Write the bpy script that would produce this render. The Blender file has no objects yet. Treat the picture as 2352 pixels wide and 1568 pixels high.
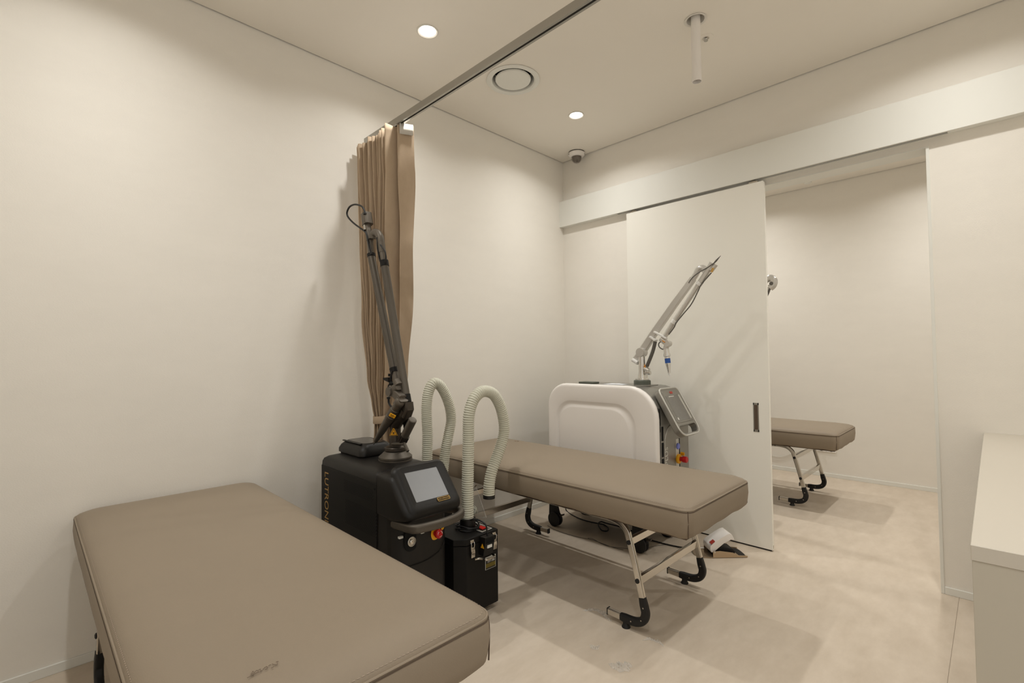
import bpy, bmesh, math, random
from mathutils import Vector, Matrix
random.seed(7)
PI = math.pi
S = bpy.context.scene
COL = S.collection

# ------------------------------------------------------------------ camera, world, exposure, lamps
cam_d = bpy.data.cameras.new('camera'); cam = bpy.data.objects.new('camera', cam_d); COL.objects.link(cam)
YAW, PITCH, ROLL = 0.783474, 0.029554, -0.009561
fw = Vector((math.cos(PITCH)*math.cos(YAW), math.cos(PITCH)*math.sin(YAW), math.sin(PITCH)))
r0 = Vector((math.sin(YAW), -math.cos(YAW), 0)); u0 = r0.cross(fw)
rr = r0*math.cos(ROLL)+u0*math.sin(ROLL); uu = -r0*math.sin(ROLL)+u0*math.cos(ROLL)
M = Matrix.Identity(4)
for i in range(3):
    M[i][0] = rr[i]; M[i][1] = uu[i]; M[i][2] = -fw[i]
M.translation = Vector((-3.5574, -2.8453, 1.32))
cam.matrix_world = M
cam_d.sensor_width = 36; cam_d.lens = 1109.84*36/2352; cam_d.clip_start = 0.02
S.camera = cam
w = bpy.data.worlds.new('world'); S.world = w; w.use_nodes = True
w.node_tree.nodes['Background'].inputs[0].default_value = (1.0, 0.985, 0.955, 1)
w.node_tree.nodes['Background'].inputs[1].default_value = 0.72
S.view_settings.view_transform = 'Standard'; S.view_settings.look = 'None'
S.view_settings.exposure = 0.0; S.view_settings.gamma = 1; S.view_settings.use_curve_mapping = False
LAMP_W = 46.0; LAMP_COL = (1.0, 0.995, 0.965)
HC = 3.14
ROOM_LAMPS = [(x, y) for y in (-0.65, -2.75) for x in (-0.64, -2.0, -3.36)]
NEXT_LAMPS = [(1.83, -0.92), (1.83, -2.55), (.75, -0.92), (.75, -2.55)]  # last two are unseen lamps added to brighten the next room

# ------------------------------------------------------------------ materials
def lin(c):
    return tuple((v/255/12.92 if v/255 <= .04045 else ((v/255+.055)/1.055)**2.4) for v in c)
MATS = {}
def mat(name, rgb, rough=.5, metal=0, var=0, vs=8, bump=0, bs=200, coat=0, alpha=1, emit=0, spec=.5, trans=0, stretch=None, rgb2=None, ior=1.45):
    m = bpy.data.materials.new(name); m.use_nodes = True; nt = m.node_tree; b = nt.nodes['Principled BSDF']
    c = lin(rgb)
    b.inputs['Base Color'].default_value = (*c, 1); b.inputs['Roughness'].default_value = rough
    b.inputs['Metallic'].default_value = metal; b.inputs['Specular IOR Level'].default_value = spec
    b.inputs['Coat Weight'].default_value = coat; b.inputs['Alpha'].default_value = alpha
    b.inputs['Transmission Weight'].default_value = trans; b.inputs['IOR'].default_value = ior
    if emit:
        b.inputs['Emission Color'].default_value = (*c, 1); b.inputs['Emission Strength'].default_value = emit
    if var or bump or rgb2:
        tc = nt.nodes.new('ShaderNodeTexCoord'); mp = nt.nodes.new('ShaderNodeMapping')
        nt.links.new(tc.outputs['Object'], mp.inputs[0])
        if stretch: mp.inputs['Scale'].default_value = stretch
    if var:
        n = nt.nodes.new('ShaderNodeTexNoise'); n.inputs['Scale'].default_value = vs; n.inputs['Detail'].default_value = 6; n.inputs['Roughness'].default_value = .65
        nt.links.new(mp.outputs[0], n.inputs['Vector'])
        rp = nt.nodes.new('ShaderNodeValToRGB'); rp.color_ramp.elements[0].position = .3; rp.color_ramp.elements[1].position = .7
        c2 = lin(rgb2) if rgb2 else tuple(v*(1-var) for v in c)
        rp.color_ramp.elements[0].color = (*c2, 1); rp.color_ramp.elements[1].color = (*c, 1)
        nt.links.new(n.outputs[0], rp.inputs[0]); nt.links.new(rp.outputs[0], b.inputs['Base Color'])
    if bump:
        n2 = nt.nodes.new('ShaderNodeTexNoise'); n2.inputs['Scale'].default_value = bs; n2.inputs['Detail'].default_value = 4
        nt.links.new(mp.outputs[0], n2.inputs['Vector'])
        bp = nt.nodes.new('ShaderNodeBump'); bp.inputs['Strength'].default_value = bump; bp.inputs['Distance'].default_value = .002
        nt.links.new(n2.outputs[0], bp.inputs['Height']); nt.links.new(bp.outputs[0], b.inputs['Normal'])
    MATS[name] = m
    return m
mat('wallpaper', (245, 240, 231), .85, var=.03, vs=3, bump=.25, bs=160, stretch=(1, 1, 2.5), spec=.2)
mat('ceiling_paint', (246, 240, 230), .9, var=.02, vs=2, spec=.2)
mat('white_paint', (238, 237, 230), .55, bump=.05, bs=60)
mat('door_laminate', (248, 245, 236), .5, bump=.04, bs=90)
mat('vinyl_floor', (216, 202, 184), .5, var=.2, vs=7, bump=.1, bs=90, spec=.3, rgb2=(202, 187, 168), stretch=(.7, 1.5, 1))
mat('floor_joint', (150, 136, 120), .8)
mat('shadow_gap', (60, 52, 42), .9)
mat('leather', (144, 130, 112), .5, var=.05, vs=2.5, bump=.18, bs=420, spec=.3)
mat('leather_mark', (120, 104, 88), .6)
mat('leather_stitch', (160, 143, 126), .7)
mat('leather_dark', (92, 76, 62), .6)
mat('chrome', (205, 200, 192), .12, 1)
mat('steel', (185, 182, 176), .25, 1)
mat('black_rubber', (26, 25, 25), .55, bump=.1, bs=300)
mat('black_plastic', (23, 21, 19), .42, spec=.4, bump=.12, bs=500)
mat('black_metal', (19, 17, 15), .55, spec=.3, bump=.12, bs=600)
mat('black_gloss', (14, 13, 13), .12, spec=.6)
mat('void_black', (6, 6, 6), .9)
mat('graphite', (96, 90, 82), .44, .65, bump=.05, bs=400)
mat('graphite_dark', (72, 66, 60), .34, .75)
mat('gunmetal', (104, 97, 88), .48, .5)
mat('gold', (196, 158, 92), .35, .7)
mat('screen_reflection', (150, 152, 155), .3, var=.08, vs=6, spec=.5)  # pale base colour stands in for the bright haze reflected in the screen
mat('yellow', (236, 170, 20), .5)
mat('red_plastic', (190, 22, 26), .4)
mat('red_switch', (215, 25, 20), .35)
mat('label_white', (222, 220, 212), .6)
mat('ink_dark', (40, 38, 36), .7)
mat('label_yellow_print', (120, 104, 30), .7)
mat('hose_ivory', (206, 204, 188), .5, spec=.4)
mat('hose_groove', (150, 147, 134), .6)
mat('curtain_fabric', (190, 168, 143), .85, var=.07, vs=40, bump=.5, bs=900, stretch=(1, 1, .4), spec=.15)
mat('curtain_hem', (212, 206, 196), .7)
mat('aluminium', (176, 173, 166), .35, .85)
mat('machine_white', (246, 241, 236), .35, coat=.2)
mat('machine_silver', (150, 147, 140), .38, .55, bump=.04, bs=500)
mat('machine_rim', (205, 203, 196), .35, .3)
mat('machine_screen', (128, 125, 119), .25, var=.12, vs=25)
mat('arm_white', (206, 203, 197), .25, .45)
mat('arm_bright', (232, 230, 226), .35)
mat('arm_chrome', (220, 218, 214), .14, .95)
mat('green_grey', (92, 96, 86), .5)
mat('blue_band', (40, 84, 160), .35)
mat('cable_black', (22, 21, 21), .5)
mat('cable_grey', (96, 92, 86), .5)
mat('cable_white', (225, 220, 210), .5)
mat('film', (238, 235, 229),   .18, alpha=.32, spec=.8)
mat('bag_film', (225, 222, 214), .15, alpha=.2, spec=.8)
mat('paper', (226, 228, 232), .8)
mat('counter_top', (208, 200, 186), .45)
mat('counter_side', (196, 188, 172), .5)
mat('dome_dark', (48, 42, 38), .15, spec=.6)
mat('dome_clear', (190, 178, 165), .12, alpha=.3, spec=.6)
mat('lamp_lens', (255, 248, 236), .5, emit=18)
mat('lamp_ring', (232, 228, 220), .5)
mat('pedal_beige', (196, 176, 150), .3, .8)
mat('orange_label', (205, 130, 20), .5)
mat('blue_led', (120, 130, 215), .4)
mat('red_logo', (176, 60, 48), .5)

# ------------------------------------------------------------------ geometry helpers
def merge(bm, t):
    me = bpy.data.meshes.new('t'); t.to_mesh(me); t.free(); bm.from_mesh(me); bpy.data.meshes.remove(me)
def bevel(t, off, seg, ang=.5):
    if off > 0:
        t.normal_update()
        es = [e for e in t.edges if len(e.link_faces) == 2 and e.calc_face_angle(0) > ang]
        bmesh.ops.bevel(t, geom=es, offset=off, segments=seg, profile=.5, affect='EDGES', clamp_overlap=True)
def box(bm, x0, x1, y0, y1, z0, z1, bev=0, seg=2, mtx=None):
    t = bmesh.new(); bmesh.ops.create_cube(t, size=1)
    for v in t.verts:
        v.co = Vector((x0+(v.co.x+.5)*(x1-x0), y0+(v.co.y+.5)*(y1-y0), z0+(v.co.z+.5)*(z1-z0)))
    bevel(t, bev, seg)
    if mtx: bmesh.ops.transform(t, matrix=mtx, verts=t.verts)
    merge(bm, t)
def prism(bm, pts, axis, a, b, bev=0, seg=2, mtx=None):
    t = bmesh.new()
    def P(p, h):
        return {'x': (h, p[0], p[1]), 'y': (p[0], h, p[1]), 'z': (p[0], p[1], h)}[axis]
    lo = [t.verts.new(P(p, a)) for p in pts]; hi = [t.verts.new(P(p, b)) for p in pts]
    n = len(pts)
    t.faces.new(lo); t.faces.new(hi[::-1])
    for i in range(n): t.faces.new((lo[i], hi[i], hi[(i+1) % n], lo[(i+1) % n]))
    bmesh.ops.recalc_face_normals(t, faces=t.faces)
    bevel(t, bev, seg)
    if mtx: bmesh.ops.transform(t, matrix=mtx, verts=t.verts)
    merge(bm, t)
def loft(bm, loops, cap0=True, cap1=True, close=False):
    t = bmesh.new(); L = [[t.verts.new(p) for p in lp] for lp in loops]; n = len(loops[0])
    for a, b in list(zip(L, L[1:]))+([(L[-1], L[0])] if close else []):
        for i in range(n): t.faces.new((a[i], a[(i+1) % n], b[(i+1) % n], b[i]))
    if not close:
        if cap0: t.faces.new(L[0][::-1])
        if cap1: t.faces.new(L[-1])
    bmesh.ops.recalc_face_normals(t, faces=t.faces)
    merge(bm, t)
def frame(d):
    d = Vector(d).normalized(); a = Vector((0, 0, 1)) if abs(d.z) < .9 else Vector((1, 0, 0))
    u = a.cross(d).normalized(); return u, d.cross(u), d
def lathe(bm, prof, c, d=(0, 0, 1), n=24, cap=True):
    u, v, d = frame(d); c = Vector(c)
    loft(bm, [[c+d*h+(u*math.cos(2*PI*i/n)+v*math.sin(2*PI*i/n))*max(r, 1e-4) for i in range(n)] for r, h in prof], cap, cap)
def cyl(bm, a, b, r, n=16, r2=None):
    a = Vector(a); b = Vector(b); lathe(bm, [(r, 0), (r if r2 is None else r2, (b-a).length)], a, b-a, n)
def spline(pts, k=6):
    P = [Vector(p) for p in pts]; out = []
    for i in range(len(P)-1):
        p0 = P[max(i-1, 0)]; p1 = P[i]; p2 = P[i+1]; p3 = P[min(i+2, len(P)-1)]
        for j in range(k):
            t = j/k
            out.append(.5*((2*p1)+(p2-p0)*t+(2*p0-5*p1+4*p2-p3)*t*t+(3*p1-p0-3*p2+p3)*t**3))
    out.append(P[-1]); return out
def sweep(bm, pts, sec, up=None, caps=True, sc=None, closed=False):
    P = [Vector(p) for p in pts]; n = len(P); loops = []; u = None
    for i in range(n):
        if closed: d = (P[(i+1) % n]-P[i-1])
        else: d = P[min(i+1, n-1)]-P[max(i-1, 0)]
        d.normalize()
        if up is not None: u = Vector(up).cross(d).normalized()
        elif u is None: u = frame(d)[0]
        else: u = (u-d*u.dot(d)).normalized()
        v = d.cross(u); k = sc[i] if sc else 1
        loops.append([P[i]+u*(a*k)+v*(b*k) for a, b in sec])
    loft(bm, loops, caps, caps, closed)
def circ(r, n=10): return [(r*math.cos(2*PI*i/n), r*math.sin(2*PI*i/n)) for i in range(n)]
def tube(bm, pts, r, n=10, k=0, sc=None, caps=True):
    p = spline(pts, k) if k else pts
    sweep(bm, p, circ(r, n), None, caps, sc)
def rrect(w, h, r, n=5, cx=0, cy=0):
    out = []
    for sx, sy, a0 in ((1, 1, 0), (-1, 1, 90), (-1, -1, 180), (1, -1, 270)):
        for i in range(n+1):
            a = math.radians(a0+90*i/n)
            out.append((cx+sx*(w/2-r)+r*math.cos(a), cy+sy*(h/2-r)+r*math.sin(a)))
    return out
def rrect4(x0, x1, y0, y1, rad, n=6):
    # rad: (top-right, top-left, bottom-left, bottom-right)
    out = []
    for (cx, cy, a0, r) in ((x1-rad[0], y1-rad[0], 0, rad[0]), (x0+rad[1], y1-rad[1], 90, rad[1]), (x0+rad[2], y0+rad[2], 180, rad[2]), (x1-rad[3], y0+rad[3], 270, rad[3])):
        for i in range(n+1):
            a = math.radians(a0+90*i/n); out.append((cx+r*math.cos(a), cy+r*math.sin(a)))
    return out
def ball(bm, c, r, s=(1, 1, 1), n=16):
    t = bmesh.new(); bmesh.ops.create_uvsphere(t, u_segments=n, v_segments=n//2, radius=r)
    for v in t.verts: v.co = Vector(c)+Vector((v.co.x*s[0], v.co.y*s[1], v.co.z*s[2]))
    merge(bm, t)
def basis(o, ux, uy):
    ux = Vector(ux).normalized(); uy = Vector(uy).normalized(); n = ux.cross(uy)
    m = Matrix.Identity(4)
    for i in range(3): m[i][0] = ux[i]; m[i][1] = uy[i]; m[i][2] = n[i]
    m.translation = Vector(o); return m

def rootloc(p):
    while p.parent: p = p.parent
    return p.location.copy()
def finish(name, me, m, parent, label, smooth):
    if smooth is not None:
        for p in me.polygons: p.use_smooth = True
        me.set_sharp_from_angle(angle=math.radians(smooth))
    me.materials.append(MATS[m])
    o = bpy.data.objects.new(name, me); COL.objects.link(o)
    if parent:
        o.parent = parent
        L = rootloc(parent)
        if L.length > 0:
            for v in me.vertices: v.co -= L
    if smooth is not None and smooth < 46 and len(me.polygons) < 4000:
        wn = o.modifiers.new('normals', 'WEIGHTED_NORMAL'); wn.keep_sharp = True; wn.weight = 80
    if label: o['label'] = label
    return o
def pieces(bm):
    """loose islands of bm clustered by nearness: lists of faces, one list for each separate piece"""
    bm.faces.ensure_lookup_table(); seen = set(); isl = []
    for f in bm.faces:
        if f.index in seen: continue
        st = [f]; seen.add(f.index); fs = []
        while st:
            g = st.pop(); fs.append(g)
            for v in g.verts:
                for h in v.link_faces:
                    if h.index not in seen: seen.add(h.index); st.append(h)
        isl.append(fs)
    if len(isl) == 1: return [isl[0]]
    bb = []
    for fs in isl:
        vs = [v.co for f in fs for v in f.verts]
        bb.append(([min(c[i] for c in vs) for i in range(3)], [max(c[i] for c in vs) for i in range(3)]))
    grp = list(range(len(isl)))
    def root(i):
        while grp[i] != i: i = grp[i]
        return i
    for i in range(len(isl)):
        for j in range(i):
            gap = math.sqrt(sum(max(0, bb[i][0][k]-bb[j][1][k], bb[j][0][k]-bb[i][1][k])**2 for k in range(3)))
            sz = max(bb[i][1][k]-bb[i][0][k] for k in range(3)), max(bb[j][1][k]-bb[j][0][k] for k in range(3))
            if gap <= max(.018, .48*max(sz)): grp[root(i)] = root(j)
    out = {}
    for i, fs in enumerate(isl): out.setdefault(root(i), []).extend(fs)
    return list(out.values())
def obj(name, bm, m, parent=None, label=None, smooth=35):
    bmesh.ops.remove_doubles(bm, verts=bm.verts, dist=1e-6)
    if parent is not None and len(bm.faces) < 6000 and name not in ('stitching', 'perforation', 'embossed_mark'):
        bm.faces.index_update(); P = pieces(bm)
        if len(P) > 1:
            last = None
            for fs in P:
                b2 = bmesh.new(); mp = {}
                for f in fs:
                    for v in f.verts:
                        if v not in mp: mp[v] = b2.verts.new(v.co)
                    b2.faces.new([mp[v] for v in f.verts])
                me = bpy.data.meshes.new(name); b2.to_mesh(me); b2.free(); last = finish(name, me, m, parent, label, smooth)
            bm.free(); return last
    me = bpy.data.meshes.new(name); bm.to_mesh(me); bm.free()
    return finish(name, me, m, parent, label, smooth)
def B(): return bmesh.new()
def thing(name, label, cat, loc=(0, 0, 0), group=None):
    o = bpy.data.objects.new(name, None); o.empty_display_size = .1; COL.objects.link(o); o.location = loc
    o['label'] = label; o['category'] = cat
    if group: o['group'] = group
    return o
def tag(o, label, cat, group=None):
    o['label'] = label; o['category'] = cat
    if group: o['group'] = group
    return o
def struct(name, bm, m, parent=None, smooth=35):
    o = obj(name, bm, m, parent, None, smooth)
    if not parent: o['kind'] = 'structure'
    return o
def quick(name, m, parent, fn, *a, label=None, smooth=35, **k):
    bm = B(); fn(bm, *a, **k); return obj(name, bm, m, parent, label, smooth)
def text(name, body, size, mtx, m, parent, extrude=.0006, align='CENTER', sx=1, label=None, width=None):
    cu = bpy.data.curves.new('t', 'FONT'); cu.body = body; cu.size = size; cu.extrude = extrude; cu.align_x = align; cu.align_y = 'CENTER'; cu.resolution_u = 3
    o = bpy.data.objects.new('t', cu); COL.objects.link(o)
    bpy.context.view_layer.update()
    me = bpy.data.meshes.new_from_object(o.evaluated_get(bpy.context.evaluated_depsgraph_get()))
    bpy.data.objects.remove(o); bpy.data.curves.remove(cu); me.materials.clear(); me.name = name
    if width:
        xs = [v.co.x for v in me.vertices]; sx = width/(max(xs)-min(xs)); m0 = (max(xs)+min(xs))/2
        for v in me.vertices: v.co.x -= m0
    for v in me.vertices: v.co.x *= sx
    me.transform(mtx)
    return finish(name, me, m, parent, label, None)
def plate(loops, z):
    """flat sheet in XY at height z with holes: first loop is the outline"""
    cu = bpy.data.curves.new('t', 'CURVE'); cu.dimensions = '2D'; cu.fill_mode = 'BOTH'
    for lp in loops:
        sp = cu.splines.new('POLY'); sp.points.add(len(lp)-1); sp.use_cyclic_u = True
        for p, q in zip(sp.points, lp): p.co = (q[0], q[1], 0, 1)
    o = bpy.data.objects.new('t', cu); COL.objects.link(o); bpy.context.view_layer.update()
    me = bpy.data.meshes.new_from_object(o.evaluated_get(bpy.context.evaluated_depsgraph_get()))
    bpy.data.objects.remove(o); bpy.data.curves.remove(cu); me.materials.clear()
    for v in me.vertices: v.co.z = z
    return me

# ------------------------------------------------------------------ the setting
X0, Y0 = -4.0, -3.4            # the room: x -4..0, y -3.4..0
NX = 2.488                     # far wall of the next room
OP0, OP1, OPZ = -1.66, -2.607, 2.468   # doorway in the right wall
WT = 0.118
struct_floor = quick('floor', 'vinyl_floor', None, box, X0-.1, NX+.1, Y0-.1, .1, -.05, 0); struct_floor['kind'] = 'structure'
quick('floor_seam', 'floor_joint', struct_floor, box, -1.9, 0, -2.6785, -2.677, -.001, .0006)
bm = B(); box(bm, X0-.1, NX+.1, 0, .1, 0, HC+.1); struct('wall_back', bm, 'wallpaper')
bm = B(); box(bm, X0-.1, X0, Y0, 0, 0, HC+.1); struct('wall_left', bm, 'wallpaper')
bm = B(); box(bm, -2.4, NX+.1, Y0-.1, Y0, 0, HC+.1); struct('wall_front', bm, 'wallpaper')  # unseen wall; opening added at its left so world light fills the room
bm = B()
box(bm, 0, WT, OP0, 0, 0, HC+.1); box(bm, 0, WT, Y0, OP1, 0, HC+.1); box(bm, 0, WT, OP1, OP0, OPZ, HC+.1)
struct('wall_right', bm, 'wallpaper')
bm = B(); box(bm, NX, NX+.1, Y0, 0, 0, HC+.1); struct('wall_far', bm, 'wallpaper')
VENT = (-1.315, -.645); PIPE = (-1.012, -1.745); SPRK = (-.82, -1.72)
def circle(c, r, n=40): return [(c[0]+r*math.cos(2*PI*i/n), c[1]+r*math.sin(2*PI*i/n)) for i in range(n)]
G = .007
ce = finish('ceiling', plate([[(X0+G, Y0+G), (-G, Y0+G), (-G, -G), (X0+G, -G)]]+[circle(c, .05) for c in ROOM_LAMPS]+[circle(VENT, .14), circle(PIPE, .05)], HC), 'ceiling_paint', None, None, None); ce['kind'] = 'structure'
ce2 = finish('ceiling', plate([[(WT+G, Y0+G), (NX-G, Y0+G), (NX-G, -G), (WT+G, -G)]]+[circle(c, .05) for c in NEXT_LAMPS], HC), 'ceiling_paint', None, None, None); ce2['kind'] = 'structure'
bm = B(); box(bm, X0-.1, NX+.1, Y0-.1, .1, HC+.09, HC+.14); struct('ceiling_slab', bm, 'shadow_gap')
# dark strip round the ceiling edge, the gap's shade put into its colour
bm = B()
for a in ((X0, -0, -G, 0), (X0, 0, Y0, Y0+G), (-G, 0, Y0, 0), (WT, NX, -G, 0), (NX-G, NX, Y0, 0), (WT, WT+G, Y0, 0)):
    box(bm, a[0], a[1], a[2], a[3], HC+.006, HC+.02)
struct('trim_1', bm, 'shadow_gap')
def skirting(name, x0, x1, y0, y1):
    bm = B(); box(bm, x0, x1, y0, y1, 0, .04, .0015, 1); struct(name, bm, 'white_paint')
skirting('baseboard_back', X0, 0, -.009, 0)
skirting('baseboard_right', -.009, 0, Y0, OP1-.014); skirting('baseboard_right', -.009, 0, OP0+.1, -.009)
skirting('baseboard_far', NX-.009, NX, Y0, 0)
# white casing of the doorway
bm = B(); box(bm, -.006, WT+.006, OP1-.013, OP1+.002, 0, OPZ+.004, .001, 1); struct('trim_2', bm, 'white_paint')
bm = B(); box(bm, -.006, WT+.006, OP1+.002, OP0, OPZ-.002, OPZ+.004); struct('trim_3', bm, 'white_paint')
# header box over the doorway, with the slot the door hangs from
HX, HZ0, HZ1 = -.057, 2.5144, 2.7524
bm = B()
box(bm, HX, HX+.014, Y0, 0, HZ0, HZ1); box(bm, HX+.014, 0, Y0, 0, HZ1-.012, HZ1)
box(bm, HX+.014, 0, -.61, 0, HZ0, HZ0+.012); box(bm, HX+.014, 0, Y0, -2.70, HZ0, HZ0+.012)
box(bm, -.012, 0, -2.70, -.61, HZ0, HZ0+.012)
hd = struct('trim_4', bm, 'white_paint')
quick('track_channel', 'shadow_gap', hd, box, HX+.016, -.013, -2.69, -.62, HZ0+.02, HZ0+.03)
quick('track_lip', 'aluminium', hd, box, HX+.0145, HX+.0175, -2.69, -.62, HZ0+.001, HZ0+.02)
# sliding door
bm = B(); DY0, DY1, DZ = -1.770, -.7033, 2.4955
prism(bm, [(DY0, .010), (DY1, .010), (DY1, DZ), (DY0+.006, DZ), (DY0+.002, DZ-.004), (DY0, DZ-.012)], 'x', -.04, -.0125, .0015, 2)
door = struct('door_1', bm, 'door_laminate')
quick('bottom_seal', 'cable_black', door, box, -.036, -.016, DY0+.01, DY1-.01, .002, .0102)
hp = [(-0.04,-1.6656,0.9784),(-0.04,-1.6993,0.9805),(-0.04,-1.6949,0.7914),(-0.04,-1.6613,0.7879)]
hy0, hy1 = -1.703, -1.668; hz0, hz1 = .787, .983
bm = B()
for a in ((hy0, hy0+.006, hz0, hz1), (hy1-.006, hy1, hz0, hz1), (hy0, hy1, hz0, hz0+.014), (hy0, hy1, hz1-.014, hz1)):
    box(bm, -.0425, -.0385, a[0], a[1], a[2], a[3])
h = obj('handle', bm, 'aluminium', door)
quick('pull_recess', 'leather_dark', h, box, -.0408, -.0395, hy0+.005, hy1-.005, hz0+.012, hz1-.012)
for yy in (-.765, -1.70):
    bm = B(); box(bm, -.037, -.018, yy-.03, yy+.03, DZ-.001, DZ+.012, .002, 1); box(bm, -.033, -.022, yy-.015, yy+.015, DZ+.01, HZ0+.02)
    obj('hanger', bm, 'chrome', door)
quick('edge_latch', 'steel', door, box, -.032, -.022, DY0-.001, DY0+.004, .02, .04)

# ------------------------------------------------------------------ downlights
BEAM = [(.26, 0), (.39, .115), (.5, .20), (.643, .32), (.766, .52), (.92, 1.05), (1, 1.35)]   # cosine of the angle from straight down, candle power
def beam(ld):
    ld.use_nodes = True; nt = ld.node_tree; em = nt.nodes['Emission']
    tc = nt.nodes.new('ShaderNodeTexCoord'); sp = nt.nodes.new('ShaderNodeSeparateXYZ'); nt.links.new(tc.outputs['Normal'], sp.inputs[0])
    ab = nt.nodes.new('ShaderNodeMath'); ab.operation = 'ABSOLUTE'; nt.links.new(sp.outputs['Z'], ab.inputs[0])
    cr = nt.nodes.new('ShaderNodeFloatCurve'); c = cr.mapping.curves[0]
    c.points[0].location = (0, 0); c.points[1].location = BEAM[-1]
    for p in BEAM[:-1]: c.points.new(*p)
    cr.mapping.update()
    nt.links.new(ab.outputs[0], cr.inputs['Value']); nt.links.new(cr.outputs[0], em.inputs['Strength'])
def downlight(x, y, label, on=True):
    t = thing('downlight', label, 'ceiling light', (x, y, HC), 'recessed round downlights')
    bm = B(); lathe(bm, [(.050, .03), (.050, .001), (.060, -.001), (.060, -.0035), (.054, -.005), (.047, -.001), (.044, .03)], (x, y, HC), n=36, cap=False); obj('trim_ring', bm, 'lamp_ring', t)
    bm = B(); lathe(bm, [(.046, .018), (.046, .021)], (x, y, HC), n=32); obj('lens', bm, 'lamp_lens', t)
    ld = bpy.data.lights.new('downlight_lamp', 'SPOT'); ld.energy = LAMP_W; ld.color = LAMP_COL; ld.spot_size = math.radians(160); ld.spot_blend = .15; beam(ld); ld.shadow_soft_size = .035
    lo = bpy.data.objects.new('lamp', ld); COL.objects.link(lo); lo.parent = t; lo.location = (0, 0, -.008)
    return t
LL = ['round downlight recessed in the ceiling right of the dome camera corner, lighting the header', 'round downlight recessed in the ceiling left of the curtain rail',
      'round downlight recessed in the ceiling above the far end of the foreground bed', 'round downlight in the ceiling above the white counter by the doorway', 'round downlight in the ceiling over the near end of the counter', 'round downlight in the ceiling over the near end of the foreground bed']
for (x, y), l in zip(ROOM_LAMPS, LL): downlight(x, y, l)
downlight(*NEXT_LAMPS[0], 'round downlight in the next room, above its treatment bed')
downlight(*NEXT_LAMPS[1], 'round downlight in the next room, beside its far wall')
downlight(*NEXT_LAMPS[2], 'unseen downlight added to brighten the next room, above its white laser machine')
downlight(*NEXT_LAMPS[3], 'unseen downlight added to brighten the next room, just inside the doorway')

# ------------------------------------------------------------------ ceiling fittings
t = thing('air_diffuser', 'round white air diffuser in the ceiling beside the curtain rail', 'air vent', (VENT[0], VENT[1], HC))
bm = B(); lathe(bm, [(.142, .0), (.174, -.001), (.176, -.004), (.170, -.008), (.150, -.010), (.140, -.004), (.132, .03), (.132, .075), (.136, .075)], (*VENT, HC), n=56, cap=False); obj('flange', bm, 'white_paint', t)
bm = B(); lathe(bm, [(.135, .074), (.135, .078)], (*VENT, HC), n=40); obj('duct', bm, 'void_black', t)
bm = B(); lathe(bm, [(.0, .012), (.112, .012), (.118, .004), (.114, -.004), (.06, -.007), (.0, -.007)], (*VENT, HC), n=56); obj('centre_disc', bm, 'white_paint', t)
bm = B()
for i in range(3):
    a = i*2.094+.4; c, s = math.cos(a), math.sin(a); cyl(bm, (VENT[0]+.1*c, VENT[1]+.1*s, HC+.01), (VENT[0]+.131*c, VENT[1]+.131*s, HC+.035), .004, 8)
obj('bracket', bm, 'steel', t)
t = thing('ceiling_pipe', 'white pipe hanging down out of a round ceiling hole', 'pipe', (*PIPE, HC))
bm = B(); lathe(bm, [(.0485, .04), (.0485, .0), (.056, -.001), (.058, -.004), (.053, -.006), (.046, -.002), (.046, .04)], (*PIPE, HC), n=36, cap=False); obj('collar', bm, 'lamp_ring', t)
quick('hole_cap', 'counter_side', t, lathe, [(.05, .039), (.05, .042)], (*PIPE, HC))
bm = B(); lathe(bm, [(.0245, .038), (.0245, -.343), (.0225, -.344), (.0225, -.28), (.001, -.28)], (*PIPE, HC), n=28, cap=False); obj('pipe', bm, 'machine_white', t)
t = thing('sprinkler', 'small recessed sprinkler in the ceiling beside the hanging pipe', 'sprinkler', (*SPRK, HC))
bm = B(); lathe(bm, [(.042, 0), (.042, -.0015), (.040, -.0025), (.019, -.003), (.017, -.001), (.0, -.001)], (*SPRK, HC), n=32); obj('cover_plate', bm, 'ceiling_paint', t)
bm = B(); lathe(bm, [(.014, -.001), (.015, -.004), (.010, -.006), (.007, -.012), (.005, -.014), (.011, -.015), (.011, -.017), (.0, -.018)], (*SPRK, HC), n=20); obj('nozzle', bm, 'steel', t)
CAMP = (-.098, -.240)
t = thing('dome_camera', 'white dome security camera on the ceiling in the room corner', 'camera', (*CAMP, HC))
bm = B(); lathe(bm, [(.070, 0), (.070, -.006)], (*CAMP, HC), n=36); obj('backplate', bm, 'void_black', t)
bm = B(); lathe(bm, [(.070, -.006), (.074, -.010), (.075, -.018), (.070, -.030), (.060, -.039), (.050, -.043), (.046, -.043)], (*CAMP, HC), n=40); bs_ = obj('housing', bm, 'machine_white', t)
bm = B()
for a in (2.6, 5.2): cyl(bm, (CAMP[0]+.071*math.cos(a), CAMP[1]+.071*math.sin(a), HC-.022), (CAMP[0]+.075*math.cos(a), CAMP[1]+.075*math.sin(a), HC-.024), .004, 8)
obj('screw', bm, 'graphite', bs_)
bm = B(); lathe(bm, [(.046, -.042), (.0475, -.055), (.045, -.070), (.036, -.086), (.020, -.095), (.0, -.098)], (*CAMP, HC), n=32); obj('dome', bm, 'dome_clear', t)
bm = B(); lathe(bm, [(.043, -.0435), (.042, -.058), (.036, -.074), (.024, -.087), (.0, -.091)], (*CAMP, HC), n=28); inn = obj('lens_module', bm, 'dome_dark', t)
d = Vector((-.6, -.6, -.53)).normalized(); c0 = Vector((*CAMP, HC-.066))
bm = B(); cyl(bm, c0+d*.030, c0+d*.036, .011, 16); obj('camera_lens', bm, 'black_gloss', inn)
t = thing('smoke_detector', 'small white disc on the ceiling of the next room', 'detector', (2.30, -1.49, HC))
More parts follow.
